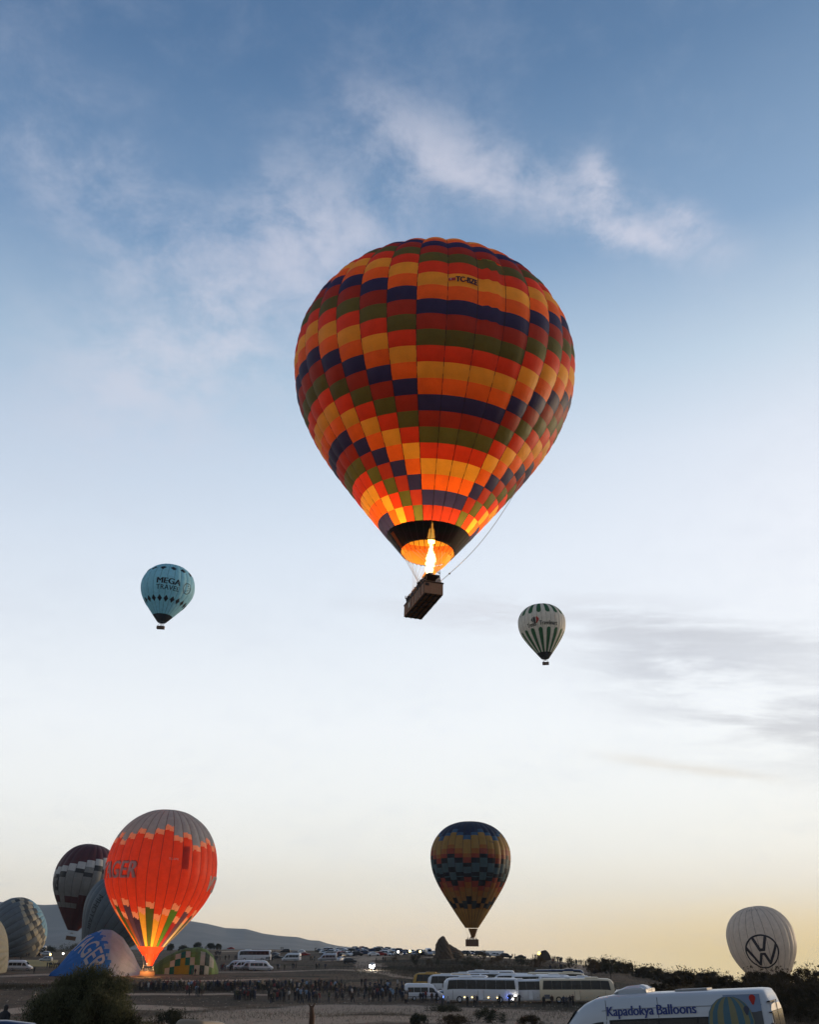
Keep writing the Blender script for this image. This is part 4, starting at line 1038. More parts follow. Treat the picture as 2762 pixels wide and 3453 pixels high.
def car_sections(kind):
    # x, z_bottom, z_top, half widths at sill, belt, roof, belt height
    if kind == 'hatchback': return [(0, .35, .62, .62, .70, .66, .55), (.25, .25, .80, .80, .84, .78, .62), (1.0, .22, .95, .84, .87, .80, .78), (1.75, .22, 1.40, .84, .88, .66, .88), (2.3, .22, 1.50, .84, .88, .62, .90), (3.3, .22, 1.47, .84, .88, .62, .92), (3.85, .25, 1.15, .83, .86, .68, .92), (4.05, .38, .95, .76, .80, .70, .80)]
    if kind == 'saloon': return [(0, .35, .60, .62, .70, .66, .52), (.3, .22, .76, .80, .85, .78, .62), (1.25, .20, .93, .84, .88, .80, .78), (2.0, .20, 1.36, .84, .88, .64, .86), (2.5, .20, 1.44, .84, .88, .60, .88), (3.2, .20, 1.40, .84, .88, .60, .90), (3.8, .20, 1.06, .84, .87, .74, .92), (4.4, .25, 1.00, .82, .84, .76, .88), (4.6, .38, .86, .74, .78, .72, .74)]
    if kind == 'suv': return [(0, .45, .85, .70, .78, .72, .70), (.2, .35, 1.02, .86, .90, .84, .85), (1.05, .32, 1.16, .88, .92, .86, 1.0), (1.7, .32, 1.68, .88, .93, .74, 1.06), (2.2, .32, 1.78, .88, .93, .70, 1.08), (4.0, .32, 1.74, .88, .92, .70, 1.10), (4.4, .36, 1.40, .87, .90, .76, 1.08), (4.5, .5, 1.05, .80, .84, .76, .95)]
    if kind == 'minibus': return [(0, .45, .85, .72, .80, .74, .70), (.15, .32, 1.05, .90, .95, .88, .90), (.75, .30, 1.28, .95, .98, .92, 1.12), (1.05, .30, 1.50, .96, .99, .88, 1.18), (1.75, .30, 2.32, .96, 1.0, .78, 1.25), (2.2, .30, 2.58, .96, 1.0, .76, 1.25), (3.0, .30, 2.68, .96, 1.0, .78, 1.25), (6.6, .30, 2.66, .96, 1.0, .78, 1.25), (6.82, .32, 2.5, .95, .98, .78, 1.2), (6.88, .4, 2.3, .93, .96, .78, 1.2)]
    if kind == 'coach': return [(0, .40, 2.2, 1.12, 1.18, 1.12, 1.2), (.12, .34, 2.9, 1.2, 1.25, 1.12, 1.45), (.5, .30, 3.30, 1.24, 1.27, 1.12, 1.65), (1.0, .30, 3.48, 1.24, 1.275, 1.13, 1.75), (2.5, .30, 3.55, 1.24, 1.275, 1.14, 1.8), (11.6, .30, 3.55, 1.24, 1.275, 1.14, 1.8), (11.95, .32, 3.40, 1.22, 1.26, 1.12, 1.8), (12.05, .4, 3.1, 1.2, 1.24, 1.12, 1.8)]
def vehicle(kind, paint, name, full=True, lamps=None, stripe=None):
    """front of the vehicle points to -X; origin on the ground under its middle"""
    secs = car_sections(kind); L = secs[-1][0]; secs = [(s_[0] - L / 2,) + tuple(s_[1:]) for s_ in secs]
    root = empty(name)
    V, Fc = body_mesh(secs); bd = mk('body', V, Fc, paint, root, smooth=True)
    for poly_ in bd.data.polygons: poly_.use_smooth = len(poly_.vertices) == 4
    g_ = GLASS
    add = lambda nm, VF, m_=g_, par=root: mk(nm, VF[0], VF[1], m_, par)
    xs = [s_[0] for s_ in secs]
    if kind in ('hatchback', 'saloon', 'suv'):
        iw = 2; ie = 5
        add('windscreen', end_pane(secs, iw, iw + 1, .1, .95, .06)); add('rear_window', end_pane(secs, ie + 1, ie, .15, .9, .08))
        xm = (xs[iw + 1] + xs[ie]) / 2 + .1
        for sd_ in (-1, 1):
            add('side_window', side_panel(secs, xs[iw + 1] - .45, xm - .05, .08, .86, sd_, taper0=.45)); add('side_window', side_panel(secs, xm + .05, xs[ie] + .3, .08, .86, sd_, taper1=.3))
            lp = lamps if lamps else LAMPOFF
            MB().box((xs[1] - .06, sd_ * .56, secs[1][2] - .17), (.16, .3, .14), bev=.03).build('headlight', lp, root)
            MB().box((xs[-1] - .02, sd_ * .6, secs[-1][2] - .12), (.1, .25, .16), bev=.02).build('tail_light', TAILOFF, root)
        r_ = .36 if kind == 'suv' else .31
        if full: MB().box((xs[0] + .05, 0, .42), (.12, 1.0, .16)).build('grille', BLACKP, root)
        wheels(root, (xs[0] + .8, xs[-1] - .8), r_, .90, full)
    elif kind == 'minibus':
        add('windscreen', end_pane(secs, 3, 4, .02, .95, .08))
        add('rear_window', ([(xs[-1] + .015, -.78, 1.35), (xs[-1] + .015, -.05, 1.35), (xs[-1] - .02, -.05, 2.1), (xs[-1] - .02, -.74, 2.1)], [(0, 1, 2, 3)]))
        add('rear_window', ([(xs[-1] + .015, .05, 1.35), (xs[-1] + .015, .78, 1.35), (xs[-1] - .02, .74, 2.1), (xs[-1] - .02, .05, 2.1)], [(0, 1, 2, 3)]))
        for sd_ in (-1, 1):
            add('door_window', side_panel(secs, xs[3] + .25, xs[5] + .45, .0, .62, sd_, taper0=.55))
            for a, b_ in ((xs[6] - .15, xs[6] + 1.15), (xs[6] + 1.2, xs[6] + 2.35), (xs[6] + 2.4, xs[7] - .1)):
                add('side_window', side_panel(secs, a, b_, .02, .62, sd_))
            MB().box((xs[1] - .05, sd_ * .68, .82), (.12, .34, .22), bev=.04).build('headlight', lamps or LAMPOFF, root)
            MB().box((xs[-1] - .01, sd_ * .88, 1.0), (.08, .12, .4), bev=.02).build('tail_light', TAILOFF, root)
            MB().box((xs[4] - .1, sd_ * 1.12, 1.35), (.12, .14, .3), bev=.03).build('wing_mirror', BLACKP, root)
            V, Fc = side_panel(secs, xs[1] + .2, xs[-1] - .1, -.86, -.74, sd_, .015); add('sill_trim', (V, Fc), SEALM)
        MB().box((xs[0] + .02, 0, .45), (.14, 1.5, .22), bev=.03).build('bumper', SEALM, root)
        wheels(root, (xs[0] + 1.05, xs[-1] - 1.55), .35, 1.0, full)
    elif kind == 'coach':
        add('windscreen', ([(xs[0] - .03, -1.05, 1.0), (xs[0] - .03, 1.05, 1.0), (xs[1] - .04, 1.05, 2.75), (xs[1] - .04, -1.05, 2.75)], [(0, 1, 2, 3)]))
        add('rear_window', ([(xs[-1] + .03, -1.0, 2.1), (xs[-1] + .03, 1.0, 2.1), (xs[-1] + .0, 1.0, 3.0), (xs[-1] + .0, -1.0, 3.0)], [(0, 1, 2, 3)]))
        for sd_ in (-1, 1):
            n = 7; a0, a1 = xs[2] + .1, xs[-2] - .35
            for i in range(n):
                add('side_window', side_panel(secs, a0 + (a1 - a0) * i / n, a0 + (a1 - a0) * (i + 1) / n - .02, .10, .90, sd_, taper0=.25 if i == 0 else 0, taper1=.18 if i == n - 1 else 0))
            if full:
                add('door', side_panel(secs, xs[0] + 5.6, xs[0] + 6.4, -.95, -.05, sd_, .02), stripe or paint)
                for xx in (5.58, 6.42): add('door_gap', side_panel(secs, xs[0] + xx - .02, xs[0] + xx + .02, -.97, .0, sd_, .026, 1), SEALM)
                add('vent_grille', side_panel(secs, xs[-1] - 1.6, xs[-1] - .7, -.85, -.4, sd_, .02), GREYP)
                add('door_gap', side_panel(secs, xs[0] + 1.5, xs[0] + 1.54, -.97, .0, sd_, .026, 1), SEALM)
                for xx in (3.4, 4.6, 7.2, 8.6):
                    MB().box((xs[0] + xx, sd_ * 1.265, .78), (.16, .05, .12)).build('side_lamp', LAMPY if sd_ < 0 and lamps else LAMPOFF, root)
            MB().box((xs[0] - .02, sd_ * .85, .72), (.1, .4, .22), bev=.03).build('headlight', lamps or LAMPOFF, root)
            MB().box((xs[-1] + .01, sd_ * 1.02, 1.0), (.08, .2, .6), bev=.02).build('tail_light', TAILOFF, root)
            MB().box((xs[0] - .1, sd_ * 1.32, 2.4), (.14, .16, .5), bev=.03).build('wing_mirror', BLACKP, root)
        MB().box((xs[3] + 2.6, 0, 3.62), (2.2, 1.7, .22), bev=.08).build('roof_air_conditioner', paint, root)
        MB().box((xs[3] + 6.5, 0, 3.60), (.8, .8, .1), bev=.03).build('roof_hatch', GREYP, root)
        wheels(root, (xs[0] + 2.6, xs[-1] - 3.0), .5, 1.27, full, .3)
    return root
PROTO = {}
def get(kind, paint, full, lamps, name):
    key = (kind, paint.name, full, lamps.name if lamps else None, name)
    if key in PROTO: return copy_tree(PROTO[key])
    r = vehicle(kind, paint, name, full, lamps); PROTO[key] = r; return r
def tilt_to_ground(o, p, heading):
    """stand a vehicle on the slope with its nose towards heading (0 = to the right, 180 = left)"""
    e = 1.2; nx_ = float(ground_z(p.x + e, p.y) - ground_z(p.x - e, p.y)) / (2 * e); ny_ = float(ground_z(p.x, p.y + e) - ground_z(p.x, p.y - e)) / (2 * e)
    nrm_ = Vector((-nx_, -ny_, 1)).normalized(); f = Vector((math.cos(R_(heading)), math.sin(R_(heading)), 0)); f = (f - nrm_ * f.dot(nrm_)).normalized()
    xax = -f; yax = nrm_.cross(xax)
    o.rotation_euler = Matrix((xax, yax, nrm_)).transposed().to_euler(); o.location = p
def park(kind, paint, px, py, heading, label, cat=None, full=True, lamps=None, group=None, name=None, dmin=15, scale=None, zoff=0, p=None):
    nm = name or {'coach': 'coach', 'minibus': 'minibus'}.get(kind, 'parked_car')
    o = get(kind, paint, full, lamps, nm); p = p or at(px, py, dmin)
    tilt_to_ground(o, p, heading); o.location.z += zoff
    if scale: o.scale = (scale,) * 3
    for k in ('label', 'category', 'group'):
        if k in o: del o[k]
    tag(o, label, cat or {'coach': 'coach', 'minibus': 'minibus'}.get(kind, 'car'), group); return o

G = 'coaches in the coach park'
COACHP = mat('coach_white', (.64, .66, .69), .35, var=.05, scale=1)
COACHC = mat('coach_cream', (.66, .56, .40), .35, var=.05, scale=1)
park('coach', COACHP, 1622, 3379, 178, 'nearest white coach with dark windows and small lit side lamps, people standing along it', lamps=LAMPB, group=G, scale=1.08)
park('coach', COACHP, 1793, 3378, 172, 'white coach partly hidden between the nearest coach and the cream one', group=G)
park('coach', COACHC, 1950, 3380, -10, 'cream coach at the right end of the coach park, nearest the lettered minibus', group=G, scale=1.05)
back = [(1492, 3345, 170, GOLD, 'ochre coach farthest left of the back row, only its tail showing'), (1545, 3352, 172, COACHP, 'white coach behind the left end of the nearest coach'),
        (1600, 3338, 172, COACHP, 'white coach roof seen above the middle of the nearest coach'), (1652, 3326, 171, COACHP, 'white coach at the very back with its roof highest in the picture'),
        (1706, 3340, 170, COACHP, 'white coach roof seen above the nose of the nearest coach'), (1766, 3348, 170, COACHP, 'white coach behind the partly hidden one, right of centre'),
        (1830, 3352, -9, COACHP, 'white coach directly behind the cream one'), (1880, 3342, -10, COACHC, 'pale cream coach in the second row on the right'),
        (1925, 3360, -10, COACHP, 'white coach whose rounded nose shows right of the cream one'), (1890, 3322, -12, DBLUE, 'dark coach at the back right of the coach park, its two front lamps lit')]
for px, py, hd, pt, lb in back: park('coach', pt, px, py, hd, lb, group=G, full=True, lamps=LAMPW if 'dark' in lb else None)
park('minibus', WHITE, 1430, 3371, 8, 'white minibus parked just left of the nearest coach', lamps=None, scale=1.0)
park('hatchback', SILVER, 1508, 3368, 20, 'silver car tucked behind the tail of the nearest coach with its lights on', lamps=LAMPW)
# red lamps at the two coach tails
def lamp_or_glare_ball(px, py, dd, m, label, r=.17):
    q_ = ray(px, py); q_ = q_ * (dd / math.hypot(q_.x, q_.y)); o = MB().lathe([(.01, -r), (r * .7, -r * .7), (r, 0), (r * .7, r * .7), (.01, r)], 10).build('lamp_or_glare', m, smooth=True, loc=q_); return tag(o, label, 'lamp')
lamp_or_glare_ball(1521, 3350, 184, LAMPR, 'red tail lamp glowing at the left end of the nearest coach'); lamp_or_glare_ball(1525, 3363, 184, LAMPY, 'amber lamp low beside the red tail lamp of the nearest coach')
lamp_or_glare_ball(1826, 3361, 186, LAMPR, 'red tail lamp glowing in the gap left of the cream coach', .26)
lamp_or_glare_ball(1716, 3362, 182, LAMPB, 'blue lamp at the nose of the nearest coach', .2); lamp_or_glare_ball(1738, 3357, 182, LAMPW, 'white headlamp at the nose of the nearest coach', .2); lamp_or_glare_ball(1730, 3367, 182, LAMPW, 'second white headlamp low at the nose of the nearest coach', .15)

# middle distance, centre-left
park('coach', COACHP, 857, 3238, 180, 'long white coach parked on the rise behind the minibuses', full=True)
park('minibus', WHITE, 880, 3272, 2, 'long white minibus side-on below the coach, foremost of its row')
park('minibus', SILVER, 846, 3270, 170, 'grey minibus touching the back of the long white one', scale=.95); park('minibus', WHITE, 822, 3268, 172, 'white minibus second from the left of the row of three', scale=.95); park('minibus', SILVER, 798, 3267, 172, 'grey minibus at the left end of the row of three', scale=.9)
park('minibus', WHITE, 982, 3240, 165, 'white minibus with its tail turned to the viewer, centre of the rise', lamps=None); park('minibus', SILVER, 1104, 3240, 176, 'grey-white minibus beside the dark car at the foot of the ridge')
park('saloon', REDP, 778, 3200, 175, 'small red car alone on the skyline below the mountain')
for px, py, pt, k_, hd, lb in [(925, 3222, GREYP, 'saloon', 170, 'dark grey car behind the middle minibus, left of its nose'), (1000, 3222, BLACKP, 'suv', 5, 'black jeep just right of the middle minibus'), (1028, 3222, REDP, 'saloon', 5, 'dark red saloon right of the black jeep'),
        (1013, 3214, WHITE, 'hatchback', 175, 'white car between the minibus and the red saloon'), (962, 3212, BLACKP, 'suv', 175, 'dark jeep above the roof of the middle minibus'), (935, 3232, BLACKP, 'saloon', 5, 'black low car left of the middle minibus'),
        (1179, 3248, BLACKP, 'suv', 20, 'black jeep parked nose up the pale track'), (1152, 3240, WHITE, 'hatchback', 60, 'small white car facing the viewer beside the black jeep'), (1153, 3230, BLACKP, 'suv', 70, 'dark car behind the small white one')]:
    park(k_, pt, px, py, hd, lb)
for dx_ in (-6, 6): lamp_or_glare_ball(1255 + dx_, 3254, 300, mat('full_beam', (1, 1, 1), emit=60, ecol=(.95, 1, .95)), ('left' if dx_ < 0 else 'right') + ' glare ball added over a headlight of the jeep on the pale track', .24)  # glowing balls added as headlight glare; the jeep model has its own lamps
lamp_or_glare_ball(1343, 3208, 385, LAMPW, 'white headlight shining left of the lit ridge cars', .4); lamp_or_glare_ball(1382, 3206, 385, LAMPY, 'yellow headlight shining in the middle of the ridge cars', .4); lamp_or_glare_ball(1417, 3207, 385, LAMPY, 'yellow headlight shining just left of the rock', .4)
o = park('suv', WHITE, 1255, 3268, -92, 'jeep with dazzling headlights coming down the pale track', lamps=mat('full_beam', (1, 1, 1), emit=60, ecol=(.95, 1, .95)))
q_ = o.location.copy(); lamp(None, q_ + Vector((0, -3.2, .9)), 900, .3, (.95, 1, .95), 'headlight_beam')
# left field
park('minibus', WHITE, 66, 3271, 2, 'white minibus side-on in front of the cream envelope at the left edge')
park('minibus', WHITE, 66, 3216, 5, 'white minibus standing before the tilted grey balloon', scale=1.05); park('minibus', WHITE, 130, 3208, 172, 'white minibus with dark windows right of the tilted grey balloon', scale=1.1)
park('suv', WHITE, 86, 3222, 0, 'white pickup with its headlamps on below the left minibus', lamps=LAMPW); park('suv', GREYP, 52, 3220, 178, 'grey car beside the white pickup')
park('suv', BLACKP, 122, 3224, 170, 'black trailer truck with lights on, right of the pickup', lamps=LAMPW); park('suv', WHITE, 152, 3220, 175, 'white jeep with lit lamps beyond the black truck', lamps=LAMPW)
park('suv', SILVER, 154, 3242, 178, 'silver pickup standing on the edge of the mustard cloth', lamps=LAMPY)
lamp_or_glare_ball(213, 3214, 300, LAMPW, 'white lamp shining at the edge of the blue envelope', .25); lamp_or_glare_ball(170, 3217, 300, LAMPY, 'yellow lamp beside the silver pickup', .25)
# brown basket lying at the left edge
p = at(16, 3258); rt = empty('balloon_basket', p, (0, 0, .1), 'brown wicker basket lying at the left edge before the cream envelope', 'basket'); basket(rt, 3.6, 1.6, 1.9, 0, 3)
p = at(425, 3268); rt = empty('balloon_basket', p, (0, 0, .1), 'dark basket lying between the blue envelope and the red balloon', 'basket'); basket(rt, 3.2, 1.6, 1.4, 0, 2)

# cars along the ridge
CARP = [BLACKP, GREYP, SILVER, WHITE, DBLUE, REDP, GREYP, BLACKP, WHITE, SILVER]
PN = {BLACKP: 'black', GREYP: 'dark grey', SILVER: 'silver', WHITE: 'white', DBLUE: 'dark blue', REDP: 'dark red'}
KN = {'hatchback': 'hatchback', 'saloon': 'saloon', 'suv': 'jeep'}
ORD = ['first', 'second', 'third', 'fourth', 'fifth', 'sixth', 'seventh', 'eighth', 'ninth', 'tenth', 'eleventh', 'twelfth', 'thirteenth', 'fourteenth', 'fifteenth', 'sixteenth', 'seventeenth', 'eighteenth', 'nineteenth', 'twentieth']
rn = random.Random(11)
rows_ = [('back row on the skyline', np.linspace(1075, 1445, 19), 3199, 3207, 515), ('second row of the ridge car park', np.linspace(1088, 1460, 17), 3204, 3214, 480),
         ('third row of the ridge car park', np.linspace(1150, 1450, 12), 3212, 3219, 440)]
for rname, xs_, ya, yb, dd_ in rows_:
    for i, px in enumerate(xs_):
        px = px + rn.uniform(-4, 4); k_ = rn.choice(['hatchback', 'saloon', 'suv', 'suv', 'hatchback']); pt = rn.choice(CARP)
        pp = on(px, (dd_ + rn.uniform(-4, 4)) * DS * (1 - .0 * i))
        lp = LAMPW if (rname.startswith('third') and i in (7, 8)) or (rname.startswith('second') and i in (13, 15)) else (LAMPY if rname.startswith('third') and i in (9, 11) else None)
        hd = rn.choice([180, 175, 5, 160, -60, 20]) if lp is None else -85
        park(k_, pt, px, 0, hd + rn.uniform(-6, 6), f'{PN[pt]} {KN[k_]}, {ORD[i]} from the left in the {rname}', full=False, lamps=lp, group='cars parked on the ridge', p=pp)
park('suv', SILVER, 1292, 3220, 174, 'pale silver car alone in front of the ridge car park, on the pale track', full=False)
for px, py, k_, pt, hd, lb, lp in [(1565, 3217, 'suv', GREYP, 175, 'dark grey jeep just right of the rock chimney', None), (1592, 3218, 'suv', DBLUE, -88, 'vehicle with two blue-white headlights facing the viewer on the ridge', LAMPW), (1618, 3219, 'suv', BLACKP, 0, 'black jeep right of the twin headlights', None), (1644, 3220, 'hatchback', GREYP, 80, 'grey car standing end-on between the jeep and the white one', None),
        (1665, 3218, 'suv', WHITE, 175, 'white jeep half way along the right-hand ridge', None), (1684, 3218, 'hatchback', SILVER, 5, 'silver car touching the white jeep on the right-hand ridge', None), (1706, 3220, 'suv', BLACKP, 0, 'black estate car in outline on the right-hand ridge', None), (1753, 3224, 'saloon', BLACKP, 175, 'last dark car on the right-hand ridge before the crowd', None), (1446, 3222, 'minibus', SILVER, -80, 'tall silver van end-on against the rock chimney', None)]:
    park(k_, pt, px, py, hd, lb, full=False, lamps=lp, name='ridge_vehicle', dmin=250, p=on(px, 438 * DS) if py < 3222 else None)
# tarpaulin-covered load with a yellow lamp among the ridge crowd
p = on(1836, 405 * DS); rt = empty('covered_trailer', p, (0, 0, 0), 'dark tarpaulin-covered trailer humped above the crowd on the ridge', 'trailer')
V = []; n = 12
for i in range(n + 1):
    for j in range(9):
        a = math.pi * j / 8; t = i / n; hh = float(np.interp(t, [0, .25, .6, .85, 1], [.4, 3.0, 3.3, 2.2, .3])); V.append(((t - .5) * 4.6, -math.cos(a) * 1.3, math.sin(a) * hh))
mk('tarpaulin', V, [(i * 9 + j, (i + 1) * 9 + j, (i + 1) * 9 + j + 1, i * 9 + j + 1) for i in range(n) for j in range(8)], LEATHER, rt, smooth=False); MB().box((0, 0, .5), (3.4, 1.8, .2)).build('trailer_bed', GREYP, rt); wheels(rt, (-.6, .6), .35, 1.0, False)
lamp_or_glare_ball(1818, 3213, 395 * DS, mat('yellow_beacon', (1, .7, .1), emit=9, ecol=(1, .7, .08)), 'yellow beacon shining beside the covered trailer on the ridge', .45)

# ------------------------------------------------------------------ foreground: lettered minibus, nose left, rear lit by the sun
def front_van():
    psi = R_(30); r = ray(2566, 3332); h = math.hypot(r.x, r.y); dR = 30.2
    rear = Vector((r.x, r.y, r.z)) * (dR / h)            # near top corner at the rear
    r2 = ray(2003, 3359); h2 = math.hypot(r2.x, r2.y)
    # find the heading that puts the roof's front where the photograph has it
    best = None
    for ps in np.radians(np.arange(10, 60, .25)):
        q_ = Vector((rear.x - 4.75 * math.cos(ps), rear.y + 4.75 * math.sin(ps), 0)); e = abs(math.atan2(q_.x, q_.y) - math.atan2(r2.x, r2.y))
        if best is None or e < best[0]: best = (e, ps, q_)
    psi = best[1]; q_ = best[2]; zf = r2.z / h2 * math.hypot(q_.x, q_.y); pit = math.atan2(rear.z - zf, 4.75)
    f = Vector((-math.cos(psi) * math.cos(pit), math.sin(psi) * math.cos(pit), -math.sin(pit)))   # towards the nose
    xax = -f; zax = Vector((0, 0, 1)); zax = (zax - xax * zax.dot(xax)).normalized(); yax = zax.cross(xax)
    rot = Matrix((xax, yax, zax)).transposed()
    secs = [(0, .45, .85, .72, .80, .74, .70), (.15, .32, 1.05, .90, .95, .88, .90), (.75, .30, 1.28, .95, .98, .92, 1.12), (.95, .30, 1.48, .96, .99, .90, 1.18), (1.32, .30, 1.98, .96, 1.0, .86, 1.25), (1.68, .30, 2.34, .96, 1.0, .84, 1.25), (1.95, .30, 2.52, .96, 1.0, .84, 1.25), (2.3, .30, 2.64, .96, 1.0, .85, 1.25),
            (2.8, .30, 2.70, .96, 1.0, .86, 1.25), (4, .30, 2.70, .96, 1.0, .86, 1.25), (5.5, .30, 2.69, .96, 1.0, .86, 1.25), (6.9, .30, 2.68, .96, 1.0, .86, 1.25), (7.08, .31, 2.66, .95, .99, .85, 1.25), (7.16, .34, 2.52, .94, .98, .84, 1.25), (7.22, .4, 2.3, .93, .97, .84, 1.2)]
    L = 7.22
    V, Fc = body_mesh(secs)
    corner = Vector((7.05, .83, 2.66)); loc = rear - rot @ Vector((7.05, -.83, 2.69))
    root = empty('lettered_minibus', loc, rot.to_euler(), 'white minibus in the right foreground with blue Kapadokya Balloons lettering and a printed balloon picture', 'minibus')
    P = mat('van_white', (.44, .47, .50), .28, var=.05, scale=.8, spec=.5)
    bd = mk('body', V, Fc, P, root, smooth=True)
    for q in bd.data.polygons: q.use_smooth = len(q.vertices) == 4
    add = lambda nm, VF, m_=GLASS, par=root: mk(nm, VF[0], VF[1], m_, par)
    pass
    for sd_ in (-1, 1):
        dw = add('door_window', side_panel(secs, 1.42, 2.45, .02, .56, sd_, .012, 8, taper0=.45)); 
        for a, b_ in ((2.78, 4.12), (4.17, 5.2)): add('side_window', side_panel(secs, a, b_, .02, .58, sd_, .012, 8))
        add('side_window', side_panel(secs, 5.25, 6.85, .02, .58, sd_, .012, 8))
        add('window_surround', side_panel(secs, 2.7, 6.95, -.03, .615, sd_, .006, 10), SEALM)
        add('door_surround', side_panel(secs, 1.3, 2.52, -.03, .60, sd_, .006, 8, taper0=.45), SEALM)
        for xx in (2.62, 4.145): add('panel_seam', side_panel(secs, xx, xx + .014, .62, 1.0, sd_, .004, 1), SEALM)
        for xx in (2.6,): add('panel_seam', side_panel(secs, xx, xx + .014, -.95, .6, sd_, .004, 1), SEALM)
        add('drip_rail', side_panel(secs, 2.5, 7.0, .80, .815, sd_, .010, 10), mat('van_seam', (.2, .21, .22)))
        MB().box((1.25, sd_ * 1.14, 1.42), (.14, .16, .36), bev=.04).build('wing_mirror', BLACKP, root)
        MB().box((.12, sd_ * .68, .82), (.12, .34, .22), bev=.04).build('headlight', LAMPOFF, root); MB().box((7.22, sd_ * .9, 1.05), (.06, .1, .5), bev=.02).build('tail_light', TAILOFF, root)
    add('windscreen', ([(.93, -.84, 1.52), (.93, .84, 1.52), (1.65, .80, 2.34), (1.65, -.80, 2.34)], [(0, 1, 2, 3)]))
    for y0 in (-.82, .06):
        add('rear_window', ([(7.26, y0, 1.3), (7.26, y0 + .76, 1.3), (7.24, y0 + .76, 2.15), (7.24, y0, 2.15)], [(0, 1, 2, 3)]))
    for z_ in (2.38, 2.12, 1.86): MB().box((7.20, -.45, z_), (.09, .95, .022)).build('rear_trim_strip', SEALM, root)
    MB().box((7.24, 0, 1.4), (.02, .02, 2.0)).build('rear_door_gap', SEALM, root)
    # lettering along the roof edge, on the camera's side (-y)
    cols_ = mat('lettering_navy', (.018, .035, .16), .5)
    def on_side(V2, off):
        out = []
        for x, z in V2:
            s_ = interp_sec(secs, x); v = (z - s_[6]) / (s_[2] - .1 - s_[6]); out.append(side_pt(secs, x, v, -1, off))
        return out
    for word, x0, x1, hh, zc in (('Kapadokya', 2.66, 4.02, .32, 2.255), ('Balloons', 4.12, 5.22, .25, 2.29)):
        V2, F2 = text_mesh(word, 1); V2 = fit(V2, x1 - x0, hh); V2, F2 = subdiv(V2 + np.array([(x0 + x1) / 2, zc]), F2, .12); PP = []; FF = []
        for i in range(4): PP += on_side(V2 + np.array([.008 * (i - 1.5), 0]), .014 + .002 * i); FF += [[q + len(V2) * i for q in f] for f in F2]
        mk('lettering', PP, FF, cols_, root)
    # printed picture wrapping the rear quarter
    def prn(pts, m_, off, nm): V2, F2 = subdiv(*poly(pts), .14); return mk(nm, on_side(V2, off), F2, m_, root)
    prn([(5.85, 2.70), (7.04, 2.62), (7.04, .6), (6.0, .6)] if 0 else [(6.0, 2.58), (6.98, 2.57), (6.98, .62), (6.0, .62)], mat('print_sky', (.13, .19, .29), .35, var=.1, scale=1), .010, 'printed_sky')
    prn([(6.45, 2.12), (6.6, 2.15), (6.8, 2.14), (6.98, 2.17), (6.98, .63), (5.7, .63), (5.7, 1.6), (6.2, 1.95)], mat('print_land', (.05, .055, .06), .4, var=.4, scale=3), .014, 'printed_landscape')
    cx, cz, rr = 6.13, 1.93, .62
    for i in range(10):
        def X_(t, zz_): # gore edges of the printed balloon
            k = math.sqrt(max(0, 1 - ((zz_ - cz) / rr) ** 2)) if zz_ > cz else max(.25, 1 - (cz - zz_) / 2.6); return cx + rr * k * math.sin(t)
        t0 = -math.pi / 2 + math.pi * i / 10; t1 = t0 + math.pi / 10; zs = [cz - 1.2, cz - .6, cz, cz + .25, cz + .42, cz + .54, cz + .60]
        zs = [min(z_, 2.59) for z_ in zs]
        pts = [(X_(t0, z_), z_) for z_ in zs] + [(X_(t1, z_), z_) for z_ in zs[::-1]]
        prn(pts, mat('print_yellow', (.15, .145, .07), .4) if i % 2 else mat('print_teal', (.03, .10, .14), .4), .018, 'printed_gore')
    for cx_, cz_, r_, m_ in ((6.78, 2.48, .085, mat('print_red', (.12, .05, .04))), (6.58, 2.22, .075, mat('print_slate', (.03, .04, .07)))):
        pts = [(cx_ + r_ * math.cos(a), cz_ + r_ * math.sin(a)) for a in np.linspace(-.5, math.pi + .5, 12)] + [(cx_ - .02, cz_ - r_ * 1.9), (cx_ + .02, cz_ - r_ * 1.9)]
        prn(pts, m_, .022, 'printed_small_balloon')
    # roof fittings
    rb = [(3.0, 2.72, 2.76, .05, .55, .45, 2.74), (3.2, 2.68, 2.82, .6, .62, .48, 2.8), (3.5, 2.68, 2.89, .64, .64, .50, 2.85), (4.0, 2.68, 2.91, .64, .64, .5, 2.85), (4.18, 2.68, 2.88, .64, .64, .5, 2.85), (4.34, 2.70, 2.78, .6, .6, .5, 2.74)]
    rb = [(2.78 + (a - 3.0) * .74, b_, c, d * .8, e * .8, f_ * .8, g_) for a, b_, c, d, e, f_, g_ in rb]
    V, Fc = body_mesh(rb); ro = mk('roof_air_conditioner', V, Fc, P, root, smooth=False)
    MB().box((5.05, -.1, 2.735), (.95, .7, .05), bev=.02).build('roof_hatch', mat('hatch_grey', (.3, .3, .3)), root)
    wheels(root, (1.05, 5.5), .36, 1.0, True)
front_van()
